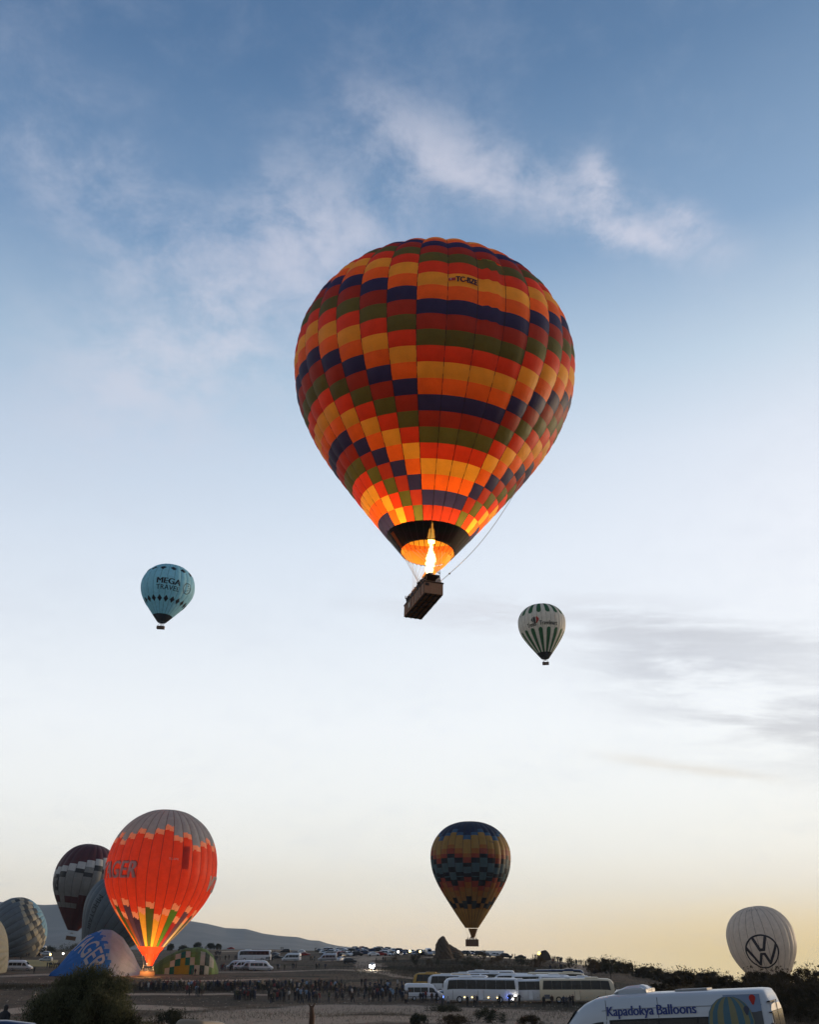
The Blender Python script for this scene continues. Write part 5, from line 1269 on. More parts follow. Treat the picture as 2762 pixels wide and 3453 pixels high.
# partly seen vehicles along the bottom edge
def dropcar(kind, paint, px, d, zt, heading, label, cat='minibus'):
    """park a vehicle nearby with its roof a given height relative to the eye"""
    p = on(px, d); return park(kind, paint, 0, 0, heading, label, cat, p=p)
o = dropcar('minibus', mat('old_beige', (.22, .17, .11), .6), 715, 50, 0, 82, 'old cream van whose rear top just shows at the bottom edge'); o.location.z = -50 * math.tan(R_(3.5)) - 2.68 * .8; o.scale = (.8, .8, .8)
o = dropcar('hatchback', BLUEP, 868, 52, 0, 170, 'blue car whose roof just shows at the bottom edge, right of the cream van', 'car'); o.location.z = -52 * math.tan(R_(3.74)) - 1.5
o = dropcar('hatchback', BLUEP, 920, 54, 0, 10, 'second blue car at the bottom edge beside the shrub', 'car'); o.location.z = -54 * math.tan(R_(3.76)) - 1.5
o = dropcar('minibus', DBLUE, 10, 34, 0, 20, 'dark blue vehicle at the bottom left corner behind the big bush', 'van'); o.location.z = -34 * math.tan(R_(3.32)) - 2.68
p = on(1060, 58); tag(MB().tube([(0, 0, -1), (.02, .01, .35), (-.03, 0, .9)], [.17, .15, .1], 7).tube([(-.05, 0, .8), (-.2, 0, 1.0)], [.06, .03], 5).tube([(.02, 0, .8), (.16, 0, 1.02)], [.07, .03], 5).build('tree_stump', mat('stump_bark', (.07, .035, .02), .9, var=.4, scale=8, bump=.6), smooth=True, loc=Vector((p.x, p.y, -58 * math.tan(R_(2.72)) - 1.0))), 'rusty brown forked stump standing in the shrub at the bottom edge', 'tree stump')
# ------------------------------------------------------------------ people
def person_mesh(pose, seed):
    rnd = random.Random(seed)
    J = {'pelvis': (0, 0, .95), 'waist': (0, 0, 1.12), 'chest': (0, -.01, 1.36), 'neck': (0, 0, 1.52), 'head': (0, -.015, 1.64), 'crown': (0, 0, 1.74)}
    st = .10 + .05 * rnd.random(); fw = .0
    if pose == 'walk': fw = .22
    for s_, k in ((-1, 'l'), (1, 'r')):
        J['hip' + k] = (s_ * .09, 0, .9); J['knee' + k] = (s_ * st, -s_ * fw * .6 - .02, .5); J['ank' + k] = (s_ * st, -s_ * fw + .03, .09); J['toe' + k] = (s_ * (st + .02), -s_ * fw - .13, .05)
        J['sho' + k] = (s_ * .19, 0, 1.44)
        if pose == 'stand' or pose == 'walk': e, h = (s_ * .25, s_ * fw * .5, 1.16), (s_ * .24, s_ * fw * .9 - .06, .90)
        elif pose == 'photo': e, h = (s_ * .27, -.18, 1.26), (s_ * .07, -.32, 1.55)
        elif pose == 'hips': e, h = (s_ * .38, .03, 1.2), (s_ * .2, -.08, 1.02)
        elif pose == 'pockets': e, h = (s_ * .28, .06, 1.16), (s_ * .2, -.08, .96)
        elif pose == 'point': e, h = ((.40, -.1, 1.42), (.62, -.2, 1.52)) if s_ > 0 else ((-.25, 0, 1.16), (-.24, -.06, .9))
        elif pose == 'wave': e, h = ((.36, -.05, 1.5), (.38, -.08, 1.82)) if s_ > 0 else ((-.25, 0, 1.16), (-.24, -.06, .9))
        else: e, h = (s_ * .24, -.1, 1.2), (-s_ * .1, -.2, 1.25)
        J['elb' + k] = e; J['han' + k] = h
    names = list(J); E_ = [('pelvis', 'waist'), ('waist', 'chest'), ('chest', 'neck'), ('neck', 'head'), ('head', 'crown')]
    for k in 'lr': E_ += [('pelvis', 'hip' + k), ('hip' + k, 'knee' + k), ('knee' + k, 'ank' + k), ('ank' + k, 'toe' + k), ('chest', 'sho' + k), ('sho' + k, 'elb' + k), ('elb' + k, 'han' + k)]
    coat = 1 + .22 * rnd.random()
    rad = {'pelvis': (.19 * coat, .15), 'waist': (.185 * coat, .145), 'chest': (.20 * coat, .15), 'neck': (.055, .055), 'head': (.095, .105), 'crown': (.06, .07), 'hip': (.105, .11), 'knee': (.08, .085), 'ank': (.05, .05), 'toe': (.045, .04), 'sho': (.075 * coat, .075), 'elb': (.055 * coat, .055), 'han': (.04, .04)}
    me = bpy.data.meshes.new('p'); me.from_pydata([J[n] for n in names], [(names.index(a), names.index(b_)) for a, b_ in E_], [])
    o = bpy.data.objects.new('p', me); COL.objects.link(o); mod = o.modifiers.new('s', 'SKIN'); mod.use_smooth_shade = True
    for i, n in enumerate(names):
        key = n[:-1] if n[:-1] in rad and n not in rad else n
        me.skin_vertices[0].data[i].radius = rad[key]; me.skin_vertices[0].data[i].use_root = (n == 'pelvis')
    sub = o.modifiers.new('u', 'SUBSURF'); sub.levels = 1; sub.render_levels = 1
    bpy.context.view_layer.update(); dg = bpy.context.evaluated_depsgraph_get(); m2 = bpy.data.meshes.new_from_object(o.evaluated_get(dg))
    bpy.data.objects.remove(o); bpy.data.meshes.remove(me)
    hem = (.98, .72, .86)[seed % 3]
    mi = []
    for q in m2.polygons:
        c = q.center
        if c.z > 1.53 and abs(c.x) < .13 and math.hypot(c.x, c.y + .0) < .17: mi.append(2 if (c.y < -.045 and c.z < 1.70) else 3)
        elif any((Vector(J['han' + k]) - c).length < .055 for k in 'lr'): mi.append(2)
        elif c.z < .09: mi.append(4)
        elif c.z < hem and abs(c.x) < .22 and not any((Vector(J['han' + k]) - c).length < .12 for k in 'lr'): mi.append(1)
        else: mi.append(0)
    m2.materials.clear()
    for _ in range(5): m2.materials.append(None)
    m2.polygons.foreach_set('material_index', np.array(mi, np.int32)); m2.polygons.foreach_set('use_smooth', np.ones(len(mi), bool))
    m2.name = 'person'
    return m2
SKIN = mat('skin', (.38, .22, .15), .6); HAIR = mat('dark_hair', (.02, .015, .012), .7); SHOE = mat('shoe_leather', (.02, .018, .016), .6)
CLO = {'black': mat('cloth_black', (.012, .012, .014), .85), 'navy': mat('cloth_navy', (.015, .02, .04), .85), 'grey': mat('cloth_grey', (.05, .05, .055), .85), 'white': mat('cloth_white', (.28, .28, .28), .85),
       'brown': mat('cloth_brown', (.04, .025, .018), .85), 'beige': mat('cloth_beige', (.24, .18, .13), .85), 'red': mat('cloth_red', (.12, .02, .02), .85), 'olive': mat('cloth_olive', (.04, .04, .02), .85), 'blue': mat('cloth_blue', (.17, .24, .34), .85)}
POSES = ['stand', 'walk', 'photo', 'hips', 'pockets', 'point', 'wave', 'folded']
PDESC = {'stand': 'standing', 'walk': 'walking', 'photo': 'raising a camera', 'hips': 'hands on hips', 'pockets': 'hands in pockets', 'point': 'pointing', 'wave': 'waving', 'folded': 'arms folded'}
PM = {p: person_mesh(p, i * 3 + i) for i, p in enumerate(POSES)}
_pcache = {}
def person(loc, yaw, coat, trou, pose, label, group=None, scale=1.0, hair=None):
    key = (coat, trou, pose)
    if key not in _pcache:
        m = PM[pose].copy(); m.materials[0] = CLO[coat]; m.materials[1] = CLO[trou]; m.materials[2] = SKIN; m.materials[3] = HAIR; m.materials[4] = SHOE; m.name = 'person'; _pcache[key] = m
    o = bpy.data.objects.new('person', _pcache[key]); COL.objects.link(o); o.location = loc; o.rotation_euler = (0, 0, yaw); o.scale = (scale,) * 3
    return tag(o, label, 'person', group)
rp = random.Random(23); placed = []; STUFF = []
ORDW = ORD + ['twenty-' + o_ for o_ in ORD[:9]] + ['thirtieth'] + ['thirty-' + o_ for o_ in ORD[:9]] + ['fortieth'] + ['forty-' + o_ for o_ in ORD[:9]]
COATS = ['black'] * 9 + ['navy'] * 5 + ['grey'] * 4 + ['brown'] * 4 + ['white'] * 1 + ['beige', 'beige', 'red', 'olive', 'blue']
TRS = ['black', 'navy', 'grey', 'black', 'brown']
PW = ['stand'] * 5 + ['walk'] * 3 + ['photo'] * 3 + ['pockets'] * 4 + ['hips', 'folded', 'folded', 'point']
def crowd(n, px0, px1, py0, py1, where, group, dmin=120, mind=.55, xs=None, dfix=None, share=999):
    k = 0; tries = 0
    while k < n and tries < n * 30:
        tries += 1
        px = rp.uniform(px0, px1) if xs is None else xs[k] ; py = rp.uniform(py0, py1)
        p = at(px, py, dmin) if dfix is None else on(px, dfix + rp.uniform(-1.5, 1.5))
        if xs is None and any((p - q_).length < mind for q_ in placed): continue
        placed.append(p); k += 1; c, t, po = rp.choice(COATS), rp.choice(TRS), rp.choice(PW)
        if k % share == 0: STUFF.append((p - Vector((0, 0, .03)), rp.uniform(-3, 3), c, t, po)); continue
        person(p - Vector((0, 0, .03)), rp.uniform(-math.pi, math.pi) if rp.random() < .5 else rp.uniform(-.6, .6) + math.pi, c, t, po, f'person in {c} coat {PDESC[po]} {where}', group, rp.uniform(.92, 1.08))
crowd(66, 465, 905, 3330, 3340, 'in the long line', 'watchers in the long line', share=3)
crowd(10, 628, 690, 3346, 3360, 'nearer the big bush', 'stragglers below the line')
crowd(26, 788, 862, 3352, 3376, 'in the tight knot', 'tight knot of watchers', share=4)
crowd(34, 905, 1150, 3326, 3344, 'upper left of the crowd', 'upper central crowd', share=2)
crowd(34, 905, 1090, 3360, 3384, 'lower left of the crowd', 'lower central crowd', share=4)
crowd(14, 1130, 1200, 3345, 3382, 'amid the central crowd', 'middle of the crowd')
crowd(34, 1215, 1380, 3324, 3376, 'left of the white minibus', 'crowd beside the minibus', share=3)
for i, (px, py, c, po, wh) in enumerate([(1418, 3381, 'black', 'stand', 'before the rear wheel of the white minibus'), (1427, 3380, 'navy', 'pockets', 'beside the door of the white minibus'), (1436, 3374, 'red', 'stand', 'close against the white minibus'), (1457, 3382, 'brown', 'stand', 'before the bonnet of the white minibus'), (1473, 3381, 'black', 'walk', 'between the minibus and the coach'), (1492, 3399, 'grey', 'walk', 'in front of the gap left of the nearest coach'), (1512, 3399, 'white', 'stand', 'below the tail of the nearest coach'),
        (1577, 3396, 'black', 'pockets', 'before the left half of the nearest coach'), (1601, 3394, 'beige', 'stand', 'before the middle of the nearest coach'), (1609, 3393, 'navy', 'stand', 'touching shoulders by the middle of the nearest coach'), (1686, 3391, 'black', 'stand', 'before the front wheel of the nearest coach'), (1718, 3390, 'navy', 'walk', 'at the nose of the nearest coach'), (1740, 3394, 'beige', 'walk', 'just right of the nose of the nearest coach'), (1752, 3388, 'grey', 'hips', 'between the nearest coach and the next'),
        (1835, 3397, 'black', 'stand', 'left of the cream coach'), (1863, 3394, 'brown', 'stand', 'before the tail of the cream coach'), (1903, 3396, 'navy', 'pockets', 'leftmost of four before the cream coach'), (1913, 3398, 'grey', 'hips', 'second of four before the cream coach'), (1924, 3396, 'black', 'stand', 'third of four before the cream coach'), (1934, 3392, 'brown', 'photo', 'rightmost of four before the cream coach'), (1369, 3384, 'beige', 'walk', 'alone left of the white minibus'), (1374, 3378, 'black', 'stand', 'beside the lone beige walker')]):
    person(at(px, py), rp.uniform(-1, 1) + (0 if i % 2 else math.pi), c, 'black' if i % 3 else 'grey', po, f'person in {c} coat {PDESC[po]} {wh}', 'people along the coaches')
for px, py, c, wh in [(936, 3269, 'black', 'left of the field path'), (941, 3269, 'white', 'second on the field path'), (959, 3271, 'olive', 'third on the field path'), (986, 3266, 'black', 'below the middle minibus'), (991, 3266, 'navy', 'beside another below the middle minibus'), (998, 3264, 'brown', 'last of three below the middle minibus'), (1066, 3266, 'black', 'below the right-hand minibus'), (1069, 3266, 'beige', 'in the middle of three below the right-hand minibus'), (1076, 3266, 'grey', 'right of three below the right-hand minibus'), (1097, 3268, 'navy', 'alone on the bend of the pale track'),
        (1047, 3238, 'black', 'between the two minibuses, left'), (1053, 3238, 'beige', 'between the two minibuses, middle'), (1060, 3238, 'navy', 'between the two minibuses, right'), (907, 3241, 'black', 'at the tail of the long coach'), (917, 3242, 'black', 'just right of the tail of the long coach'), (926, 3216, 'navy', 'on the skyline right of the long coach'), (947, 3203, 'grey', 'left of a pair on the skyline'), (953, 3203, 'black', 'right of a pair on the skyline'), (1062, 3208, 'black', 'left of the ridge cars'), (1066, 3207, 'navy', 'beside another left of the ridge cars'),
        (114, 3283, 'black', 'on the field right of the left-edge minibus'), (1269, 3246, 'black', 'right of the dazzling jeep'), (1292, 3242, 'black', 'left of a pair on the ridge slope'), (1299, 3243, 'brown', 'right of a pair on the ridge slope'), (1201, 3225, 'navy', 'by the dark red car on the ridge'), (1187, 3222, 'white', 'in pale clothes by the ridge cars'), (1323, 3222, 'black', 'before the lit ridge car'), (1575, 3222, 'black', 'below the first car right of the rock'), (1728, 3221, 'black', 'between the last cars on the ridge'), (1737, 3222, 'brown', 'right of another between the last ridge cars'), (88, 3226, 'black', 'under the pickup lamps, left'), (96, 3226, 'navy', 'under the pickup lamps, right'), (69, 3238, 'black', 'behind the left-edge minibus')]:
    po = rp.choice(['stand', 'pockets', 'walk']); person(at(px, py, 100), rp.uniform(-3, 3), c, 'black', po, f'person in {c} coat {PDESC[po]} {wh}', 'people scattered over the field')
crowd(14, 716, 806, 3234, 3238, 'left of the long coach', 'people by the long coach')
crowd(8, 720, 745, 3214, 3222, 'above the green envelope', 'people above the green envelope')
crowd(6, 808, 880, 3236, 3239, 'before the long white coach', 'people before the long coach', xs=[810, 818, 826, 852, 866, 878])
crowd(8, 742, 790, 3268, 3274, 'beside the three minibuses', 'people by the three minibuses')
crowd(3, 0, 0, 3284, 3290, 'in front of the green envelope', 'people before the green envelope', xs=[646, 657, 678])
crowd(1, 0, 0, 3268, 3270, 'close against the green envelope', 'people before the green envelope', xs=[716])
crowd(9, 412, 452, 3262, 3275, 'by the blue envelope', 'balloon crew')
crowd(7, 0, 0, 0, 0, 'behind the blue envelope', 'crew on the far field', xs=[168, 176, 181, 187, 193, 200, 206], dfix=330)
crowd(2, 0, 0, 3280, 3284, 'near the glow under the red balloon', 'balloon crew', xs=[434, 540])
RX = [1795, 1802, 1806, 1812, 1818, 1824, 1830, 1838, 1844, 1850, 1853, 1861, 1867, 1871, 1876, 1880, 1884, 1888, 1893, 1919, 1925, 1939, 1943, 1950, 1955, 1959, 1964, 1971, 1974, 1980, 1989, 1991, 2006, 2011, 2026, 2031, 2087, 2098, 2102, 2119, 2124]
def ridge_pt(px):
    ds = np.arange(300, 470, 1.0); th_ = math.atan((px - CXP) / KAZ); zz_ = ground_z(ds * math.sin(th_), ds * math.cos(th_)); k = int(np.argmax(zz_ / ds)); return Vector((ds[k] * math.sin(th_), ds[k] * math.cos(th_), float(zz_[k])))
for i, px in enumerate(RX):
    c, t, po = rp.choice(COATS[:18]), 'black', rp.choice(PW)
    person(ridge_pt(px), rp.uniform(-3, 3), c, t, po, f'{ORDW[i]} person from the left on the right-hand ridge, {c} coat, {PDESC[po]}', 'watchers in outline on the ridge', rp.uniform(.92, 1.08))
crowd(8, 0, 0, 3246, 3250, 'below the crest on the right', 'people below the crest', xs=[1804, 1824, 1862, 1866, 1870, 1882, 1889, 1893], dmin=200)
crowd(4, 0, 0, 3268, 3273, 'on the slope above the dark coach', 'people above the dark coach', xs=[1857, 1874, 1891, 1895], dmin=200)
crowd(40, 470, 905, 3328, 3342, '', '', share=1, mind=.4); crowd(50, 905, 1360, 3324, 3350, '', '', share=1, mind=.4); crowd(36, 905, 1370, 3352, 3380, '', '', share=1, mind=.4); crowd(10, 790, 860, 3354, 3374, '', '', share=1, mind=.4)
def crowd_stuff():
    V = []; Fc = []; mi = []; mats = list(CLO.values()) + [SKIN, HAIR, SHOE]; nv = 0
    for p, yaw, c, t, po in STUFF:
        m = PM[po]; a = np.zeros(len(m.vertices) * 3); m.vertices.foreach_get('co', a); a = a.reshape(-1, 3)
        cs_, sn = math.cos(yaw), math.sin(yaw); V.append(np.stack([a[:, 0] * cs_ - a[:, 1] * sn + p.x, a[:, 0] * sn + a[:, 1] * cs_ + p.y, a[:, 2] + p.z], 1))
        ids = [list(CLO).index(c), list(CLO).index(t), len(CLO), len(CLO) + 1, len(CLO) + 2]
        for q in m.polygons: Fc.append([v + nv for v in q.vertices]); mi.append(ids[q.material_index])
        nv += len(a)
    tag(mk('crowd', np.concatenate(V), Fc, mats, None, True, mi), 'dark mass of onlookers filling the gaps in the central crowd', 'crowd', kind='stuff')
crowd_stuff()
# crew and passengers of the low balloons
def riders(root, L, Wd, H, n, where, group, seed, rot=None, floor=0.1):
    rr = random.Random(seed); bpy.context.view_layer.update()
    for i in range(n):
        x = -L / 2 + .35 + (L - .7) * (i + .5) / n; y = rr.choice([-1, -1, 1]) * (Wd / 2 - .24)
        l = Vector((x, y, floor + rr.uniform(-.05, .1)))
        if rot is not None: l = rot @ l + Vector((-.25, 0, 0))
        c = rr.choice(['black', 'navy', 'brown', 'beige', 'white', 'red', 'grey']); po = rr.choice(['photo', 'stand', 'wave', 'folded', 'pockets'])
        person(root.matrix_world @ l, rr.uniform(-3, 3), c, 'black', po, f'passenger in {c} coat {PDESC[po]} {where}', group, .97)
riders(BIG, BL, BW, 1.12, 13, 'in the big overhead basket', 'passengers of the big balloon', 3, BROT.to_matrix(), .24)
riders(RED, 3.6, 1.7, 1.1, 5, 'in the red balloon', 'passengers of the red balloon', 5)
for o in [o for o in bpy.data.objects if o.parent is None and o.name.startswith('hot_air_balloon') and o not in (BIG, RED)]:
    l = o.get('label', '')
    if l.startswith('navy'): riders(o, 4.0, 1.8, 1.9, 5, 'in the navy and ochre balloon', 'passengers of the navy and ochre balloon', 9, None, .8)
    if l.startswith('pale blue'): riders(o, 3.4, 1.5, 1.2, 3, 'in the pale blue balloon', 'passengers of the pale blue balloon', 10)
    if l.startswith('white balloon'): riders(o, 3.2, 1.5, 1.2, 3, 'in the green-striped balloon', 'passengers of the green-striped balloon', 11)
# figure by the bottom left corner
q_ = ray(22, 3384); q_ = q_ * (40 / math.hypot(q_.x, q_.y)); person(q_ - Vector((0, 0, 1.74)), 2.6, 'black', 'black', 'pockets', 'person in dark clothes seen from the side at the bottom left corner')

# ------------------------------------------------------------------ plants
def leafmat(name, c1, c2, trans=.3):
    if name in _mc: return _mc[name]
    m = bpy.data.materials.new(name); m.use_nodes = True; T = NT(m.node_tree); p = T.n['Principled BSDF']; out = T.n['Material Output']
    geo = T.new('ShaderNodeNewGeometry'); tcn = T.new('ShaderNodeTexCoord')
    c = T.mix(geo.outputs['Random Per Island'], c1, c2); c = T.mix(T.m('MULTIPLY', T.noise(tcn.outputs['Object'], 1.1, 3), .6), c, tuple(x * .45 for x in c1))
    T.put(p.inputs['Base Color'], c); p.inputs['Roughness'].default_value = .75; p.inputs['Specular IOR Level'].default_value = .2
    tr = T.new('ShaderNodeBsdfTranslucent'); T.put(tr.inputs[0], c); mx = T.new('ShaderNodeMixShader'); mx.inputs[0].default_value = trans
    T.l.new(p.outputs[0], mx.inputs[1]); T.l.new(tr.outputs[0], mx.inputs[2]); T.l.new(mx.outputs[0], out.inputs[0]); _mc[name] = m; return m
def leaves(name, m, n, wx, wy, h, leaf, parent=None, seed=1, clumps=40, up=.6, loc=None, z0=.05, long_=2.2, shape=None, crad=.16):
    r = np.random.default_rng(seed)
    cs = []
    while len(cs) < clumps:
        a = r.uniform(0, 2 * np.pi); t = r.uniform(0, 1) ** .8; rr = np.sqrt(r.uniform(0, 1)) * (shape(t) if shape else np.sqrt(max(.05, 1 - t ** 2.2)))
        cs.append((rr * np.cos(a) * wx / 2, rr * np.sin(a) * wy / 2, z0 + t * h))
    cs = np.array(cs); ci = r.integers(0, clumps, n); cr = crad * (wx + h) / 2 * r.uniform(.5, 1.25, clumps)
    o_ = r.normal(size=(n, 3)); o_ /= np.linalg.norm(o_, axis=1)[:, None]; o_ *= (r.uniform(0, 1, n) ** .45 * cr[ci])[:, None]; o_[:, 2] *= 1.15
    P = cs[ci] + o_; P[:, 2] = np.maximum(P[:, 2], .02)
    d = r.normal(size=(n, 3)) * .8 + np.array([0, 0, up]) + o_ * .6; d /= np.linalg.norm(d, axis=1)[:, None]
    s_ = np.cross(d, r.normal(size=(n, 3))); s_ /= np.linalg.norm(s_, axis=1)[:, None] + 1e-9
    L = leaf * r.uniform(.6, 1.4, n)[:, None]; w_ = L / long_ / 2
    V = np.stack([P - s_ * w_ * .3, P + d * L * .5 - s_ * w_, P + d * L, P + d * L * .5 + s_ * w_], 1).reshape(-1, 3)
    me = bpy.data.meshes.new(name); me.vertices.add(4 * n); me.vertices.foreach_set('co', V.astype(np.float32).ravel()); me.loops.add(4 * n); me.loops.foreach_set('vertex_index', np.arange(4 * n, dtype=np.int32)); me.polygons.add(n)
    me.polygons.foreach_set('loop_start', np.arange(0, 4 * n, 4, dtype=np.int32)); me.polygons.foreach_set('loop_total', np.full(n, 4, np.int32)); me.materials.append(m); me.update(calc_edges=True)
    o = bpy.data.objects.new(name, me); COL.objects.link(o); o.parent = parent
    if loc is not None: o.location = loc
    return o
BARK = mat('bark', (.05, .035, .025), .9, var=.4, scale=6, bump=.5)
def stems(parent, h, spread, n=6, r0=.05, seed=1, name='stem', depth=1):
    rr = random.Random(seed); b = MB()
    def limb(p, d, L, r, lvl):
        pts = [p]; q = Vector(p)
        for i in range(4):
            d = (d + Vector((rr.uniform(-.25, .25), rr.uniform(-.25, .25), rr.uniform(0, .18)))).normalized(); q = q + d * L / 4; pts.append(q.copy())
        b.tube(pts, [r, r * .85, r * .7, r * .5, r * .3], 5, caps=False)
        if lvl > 0:
            for i in range(3): limb(pts[rr.choice([1, 2, 3, 4])], (d + Vector((rr.uniform(-.9, .9), rr.uniform(-.9, .9), rr.uniform(-.1, .5)))).normalized(), L * .6, r * .55, lvl - 1)
    for i in range(n):
        a = rr.uniform(0, 6.28); limb(Vector((0, 0, -.1)), Vector((math.cos(a) * spread, math.sin(a) * spread, 1)).normalized(), h * rr.uniform(.7, 1), r0, depth)
    return b.build(name, BARK, parent, smooth=True)
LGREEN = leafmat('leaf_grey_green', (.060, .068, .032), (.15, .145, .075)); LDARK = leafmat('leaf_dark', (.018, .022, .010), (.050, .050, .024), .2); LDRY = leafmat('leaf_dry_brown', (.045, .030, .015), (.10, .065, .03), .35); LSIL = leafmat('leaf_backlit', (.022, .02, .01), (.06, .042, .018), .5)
# the big bush, left foreground
p = on(318, 40); z_b = -40 * math.tan(R_(.74)) - 3.15
bb_ = empty('bush', (p.x, p.y, min(p.z, z_b + .3)), label='large grey-green feathery bush filling the bottom left of the view', cat='bush')
stems(bb_, 1.9, .8, 14, .06, 4, depth=2)
zz0 = z_b + 3.2 - bb_.location.z
leaves('foliage', LGREEN, 66000, 5.4, 3.4, zz0 * .84, .11, bb_, 3, 170, .9, long_=4.5, crad=.10); leaves('foliage', LDARK, 30000, 5.0, 3.0, zz0 * .72, .12, bb_, 4, 90, .7, long_=4, crad=.12)
leaves('feathery_shoot', LGREEN, 16000, 4.8, 2.6, zz0 * .92, .09, bb_, 9, 150, 1.8, long_=5, crad=.05)
def bush_at(px, py, wpx, hpx, m, label, n=6000, seed=1, d=None, leaf=.12, group=None, cat='bush', name='bush', up=.7, crad=.15, clumps=40, parts=True, **k):
    p = at(px, py) if d is None else on(px, d); D = math.hypot(p.x, p.y); wx = wpx * D / 3476; h = hpx * D / 3900
    o = empty(name, p, (0, 0, random.uniform(0, 6)), label, cat, group)
    if parts: stems(o, h * .8, .7, 5, .02 + .012 * h, seed)
    leaves('foliage', m, n, wx, wx * .8, h * .92, leaf, o, seed, clumps, up, crad=crad, **k); return o
bush_at(600, 3420, 200, 60, LDARK, 'dark dry shrub right of the big bush, centre left foreground', 9000, 5, d=118, leaf=.16, up=1.2)
bush_at(540, 3440, 150, 55, LDRY, 'brown feathery shrub between the big bush and the dark shrub', 7000, 6, d=100, leaf=.13, up=1.4)
bush_at(985, 3460, 170, 55, LDARK, 'spiny shrub at the bottom edge beside the forked stump', 9000, 7, d=62, leaf=.08, up=1.2)
bush_at(1080, 3470, 60, 34, LDRY, 'small brown shrub right of the forked stump', 2500, 8, d=62, leaf=.07, up=1.2)
for i, (px, py, w_, h, lb) in enumerate([(1410, 3452, 100, 28, 'low dark shrub at the bottom edge left of the coaches'), (1530, 3452, 110, 24, 'wide low shrub at the bottom edge below the nearest coach'), (1640, 3446, 150, 40, 'dark scrub patch below the front of the nearest coach'), (1790, 3452, 90, 22, 'low scrub at the bottom edge left of the lettered minibus'), (1500, 3408, 160, 10, 'strip of low scrub on the bank below the minibus')]):
    bush_at(px, py, w_, h, LDRY if i % 2 else LDARK, lb, 5000, 20 + i, leaf=.13, parts=False)
# trees on the slope below the ridge
def tree(px, py, wpx, hpx, m, label, seed, n=1800, dens=.5, d=None, leaf=.22, group=None, name='tree'):
    p = at(px, py, 150) if d is None else on(px, d); D = math.hypot(p.x, p.y); wx = wpx * D / 3476; h = hpx * D / 3900
    o = empty(name, p, (0, 0, 0), label, 'tree', group); rr = random.Random(seed)
    MB().tube([(0, 0, -.3), (.05 * h * rr.uniform(-1, 1), 0, h * .2), (.1 * h * rr.uniform(-1, 1), 0, h * .45)], [.05 * h * .6, .04 * h * .6, .03 * h * .5], 7).build('trunk', BARK, o, smooth=True)
    s_ = stems(o, h * .62, 1.0, 7, .012 * h, seed, 'branch', 2); s_.location = (0, 0, h * .28)
    c = leaves('crown', m, n, wx, wx * .8, h * .68, leaf, o, seed, 26, .5, crad=.17); c.location = (0, 0, h * .3); return o
for i, (px, py, w_, h, n, lb) in enumerate([(1402, 3264, 44, 48, 1800, 'small half-bare tree left of the rock on the slope'), (1446, 3266, 30, 34, 500, 'thin bare tree below the rock chimney'), (1477, 3262, 26, 28, 400, 'thin leaning tree right below the rock chimney'), (1540, 3252, 36, 34, 700, 'bare spreading tree right of the rock'), (1580, 3270, 60, 42, 1900, 'brown scrubby tree above the back row of coaches'), (1632, 3242, 42, 36, 1400, 'round brown tree under the right-hand ridge cars'),
        (1612, 3272, 50, 36, 1500, 'bushy tree above the coach roofs'), (1680, 3262, 80, 36, 2600, 'wide dark thicket tree above the coaches'), (1760, 3262, 60, 34, 2200, 'dark thicket tree left of the ridge crowd'), (1818, 3272, 70, 42, 3000, 'dense olive tree below the ridge crowd'), (1925, 3276, 50, 44, 1500, 'pale bare tree right of the dark coach'), (1996, 3292, 54, 58, 2600, 'rounded tree on the pale slope right of the coaches'), (2060, 3300, 60, 62, 3000, 'tall dark tree on the falling ridge'), (1330, 3245, 30, 18, 500, 'low bush on the bank left of the rock')]):
    tree(px, py, w_, h, LDRY if i % 2 else LDARK, lb, 40 + i, n, group='trees on the slope below the ridge')
for i, (px, w_, h, lb) in enumerate([(245, 110, 26, 'dark tree belt clump behind the blue envelope'), (165, 60, 18, 'small grey clump of trees left of the blue envelope'), (575, 30, 26, 'dark tree just right of the red balloon'), (618, 44, 18, 'broad low tree on the skyline above the green envelope'), (665, 30, 28, 'pointed conifer on the skyline above the green envelope'), (708, 34, 24, 'round tree on the skyline right of the green envelope'), (735, 30, 20, 'pale bare tree beside the round one on the skyline')]):
    tree(px, 0, w_, h, LDARK, lb, 70 + i, 2200, d=540, leaf=.4, group='trees along the far field')
# bush belt on the right, in front of the low sun
rb_ = random.Random(31); protos = []
for s_ in range(6):
    o = empty('ridge_shrub'); stems(o, 2.2, .8, 6, .035, 90 + s_, depth=1)
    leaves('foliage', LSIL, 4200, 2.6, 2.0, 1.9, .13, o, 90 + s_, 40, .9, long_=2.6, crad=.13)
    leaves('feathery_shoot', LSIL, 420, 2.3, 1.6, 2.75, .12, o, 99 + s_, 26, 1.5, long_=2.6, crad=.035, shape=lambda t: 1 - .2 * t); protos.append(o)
used = set(); desc = ['low', 'tall', 'ragged', 'dense', 'slender', 'rounded']
belt = [(px, 150 + rb_.uniform(-8, 14)) for px in np.arange(2075, 2880, 18)] + [(px, 168 + rb_.uniform(0, 14)) for px in np.arange(2120, 2900, 25)] + [(px, rb_.uniform(318, 352)) for px in np.arange(1992, 2420, 11)]
NB = len(np.arange(2075, 2880, 18)); NB2 = NB + len(np.arange(2120, 2900, 25))
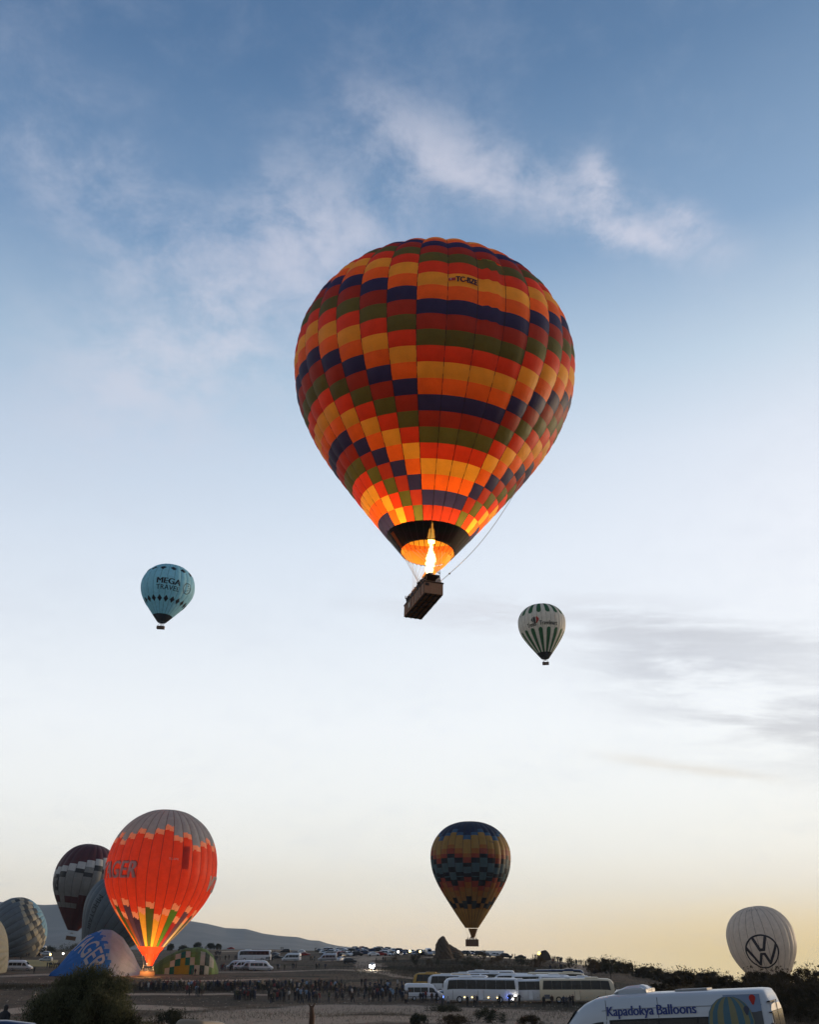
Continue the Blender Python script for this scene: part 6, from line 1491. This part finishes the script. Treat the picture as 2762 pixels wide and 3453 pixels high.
for i, (px, d_) in enumerate(belt):
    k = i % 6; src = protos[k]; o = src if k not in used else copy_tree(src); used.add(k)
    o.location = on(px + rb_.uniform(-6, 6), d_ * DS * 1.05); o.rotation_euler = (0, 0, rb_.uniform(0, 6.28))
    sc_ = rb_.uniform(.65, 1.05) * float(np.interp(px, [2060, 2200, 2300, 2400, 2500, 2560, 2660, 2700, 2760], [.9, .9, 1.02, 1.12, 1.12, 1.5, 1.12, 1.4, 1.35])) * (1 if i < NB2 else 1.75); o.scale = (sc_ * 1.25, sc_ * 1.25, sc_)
    side_ = 'nearer' if i < NB else 'farther' if i < NB2 else 'hillside'; oi = i if i < NB else i - NB if i < NB2 else i - NB2
    where = 'left of the badge balloon' if px < 2460 else ('before the badge balloon' if px < 2690 else 'right of the badge balloon')
    tag(o, f'{ORDW[oi]} shrub from the left in the {side_} row, {desc[k]}, {where}', 'shrub', 'shrubs in the belt on the right')
# dry grass over the banks
def grass(name, n, pick, hgt, m, seed, label):
    r = np.random.default_rng(seed); P = []
    while len(P) < n:
        px, d_ = pick(r); th_ = math.atan((px - CXP) / KAZ); P.append((d_ * math.sin(th_), d_ * math.cos(th_)))
    P = np.array(P); z = ground_z(P[:, 0], P[:, 1]); h = hgt * r.uniform(.4, 1.3, n); a = r.uniform(0, 6.28, n); w_ = .012 + .03 * h
    b0 = np.stack([P[:, 0] - np.cos(a) * w_, P[:, 1] - np.sin(a) * w_, z - .03], 1); b1 = np.stack([P[:, 0] + np.cos(a) * w_, P[:, 1] + np.sin(a) * w_, z - .03], 1)
    tp = np.stack([P[:, 0] + r.normal(0, .3, n) * h, P[:, 1] + r.normal(0, .3, n) * h, z + h], 1)
    o = mk(name, np.stack([b0, b1, tp], 1).reshape(-1, 3), np.arange(3 * n).reshape(n, 3), m); return tag(o, label, 'grass', kind='stuff')
GR = leafmat('dry_grass', (.07, .052, .03), (.15, .115, .07), .3); GRD = leafmat('dark_grass', (.02, .017, .009), (.055, .042, .022), .3)
grass('dry_grass', 26000, lambda r: (r.uniform(-100, 2850), (r.uniform(120, 400))), .28, GRD, 1, 'short dry grass scattered over the field')
grass('bank_grass', 26000, lambda r: (r.uniform(-50, 1400), r.normal(246, 5) * DS), .35, GRD, 2, 'rough dark grass along the bank behind the crowd')
grass('verge_grass', 40000, lambda r: (r.normal(1560, 220), r.normal(350, 30) * DS), .5, GRD, 3, 'rough grass on the slope below the ridge')
grass('ridge_grass', 50000, lambda r: (r.uniform(2040, 2900), r.normal(176, 16) * DS), .7, GR, 4, 'tall dry grass under the belt of shrubs')
grass('near_grass', 7000, lambda r: (r.uniform(300, 2000), r.normal(150, 8)), .35, GR, 5, 'dry grass on the near bank at the bottom edge')

by = {}
for o in bpy.data.objects:
    if o.parent is None and o.get('label'): by.setdefault(o['label'], []).append(o)
for l, os_ in by.items():
    if len(os_) > 1:
        os_.sort(key=lambda o: o.location.x / max(1, o.location.y))
        for i, o in enumerate(os_): o['label'] = l + f', {ORD[i]} such from left'

# loose stones and clods on the near bank
def stones(n, seed):
    r = np.random.default_rng(seed); V = []; Fc = []
    for i in range(n):
        px, d_ = r.uniform(-100, 2900), r.uniform(118, 260); t_ = math.atan((px - CXP) / KAZ); x, y = d_ * math.sin(t_), d_ * math.cos(t_); s_ = r.uniform(.05, .2) * (1 + (r.random() < .05) * 1.6)
        z = float(GZF(x, y)); b0 = len(V); q = r.uniform(.6, 1.2, 6) * s_
        V += [(x - q[0], y, z), (x, y - q[1], z), (x + q[2], y, z), (x, y + q[3], z), (x + r.normal(0, .2) * s_, y, z + q[4] * .8)]
        Fc += [(b0, b0 + 1, b0 + 4), (b0 + 1, b0 + 2, b0 + 4), (b0 + 2, b0 + 3, b0 + 4), (b0 + 3, b0, b0 + 4)]
    tag(mk('stones', V, Fc, mat('pale_stone', (.24, .19, .14), .9, var=.4, scale=2)), 'loose stones and clods strewn over the near field', 'stones', kind='stuff')
GZF = lambda x, y: ground_z(x, y)
stones(2600, 12)
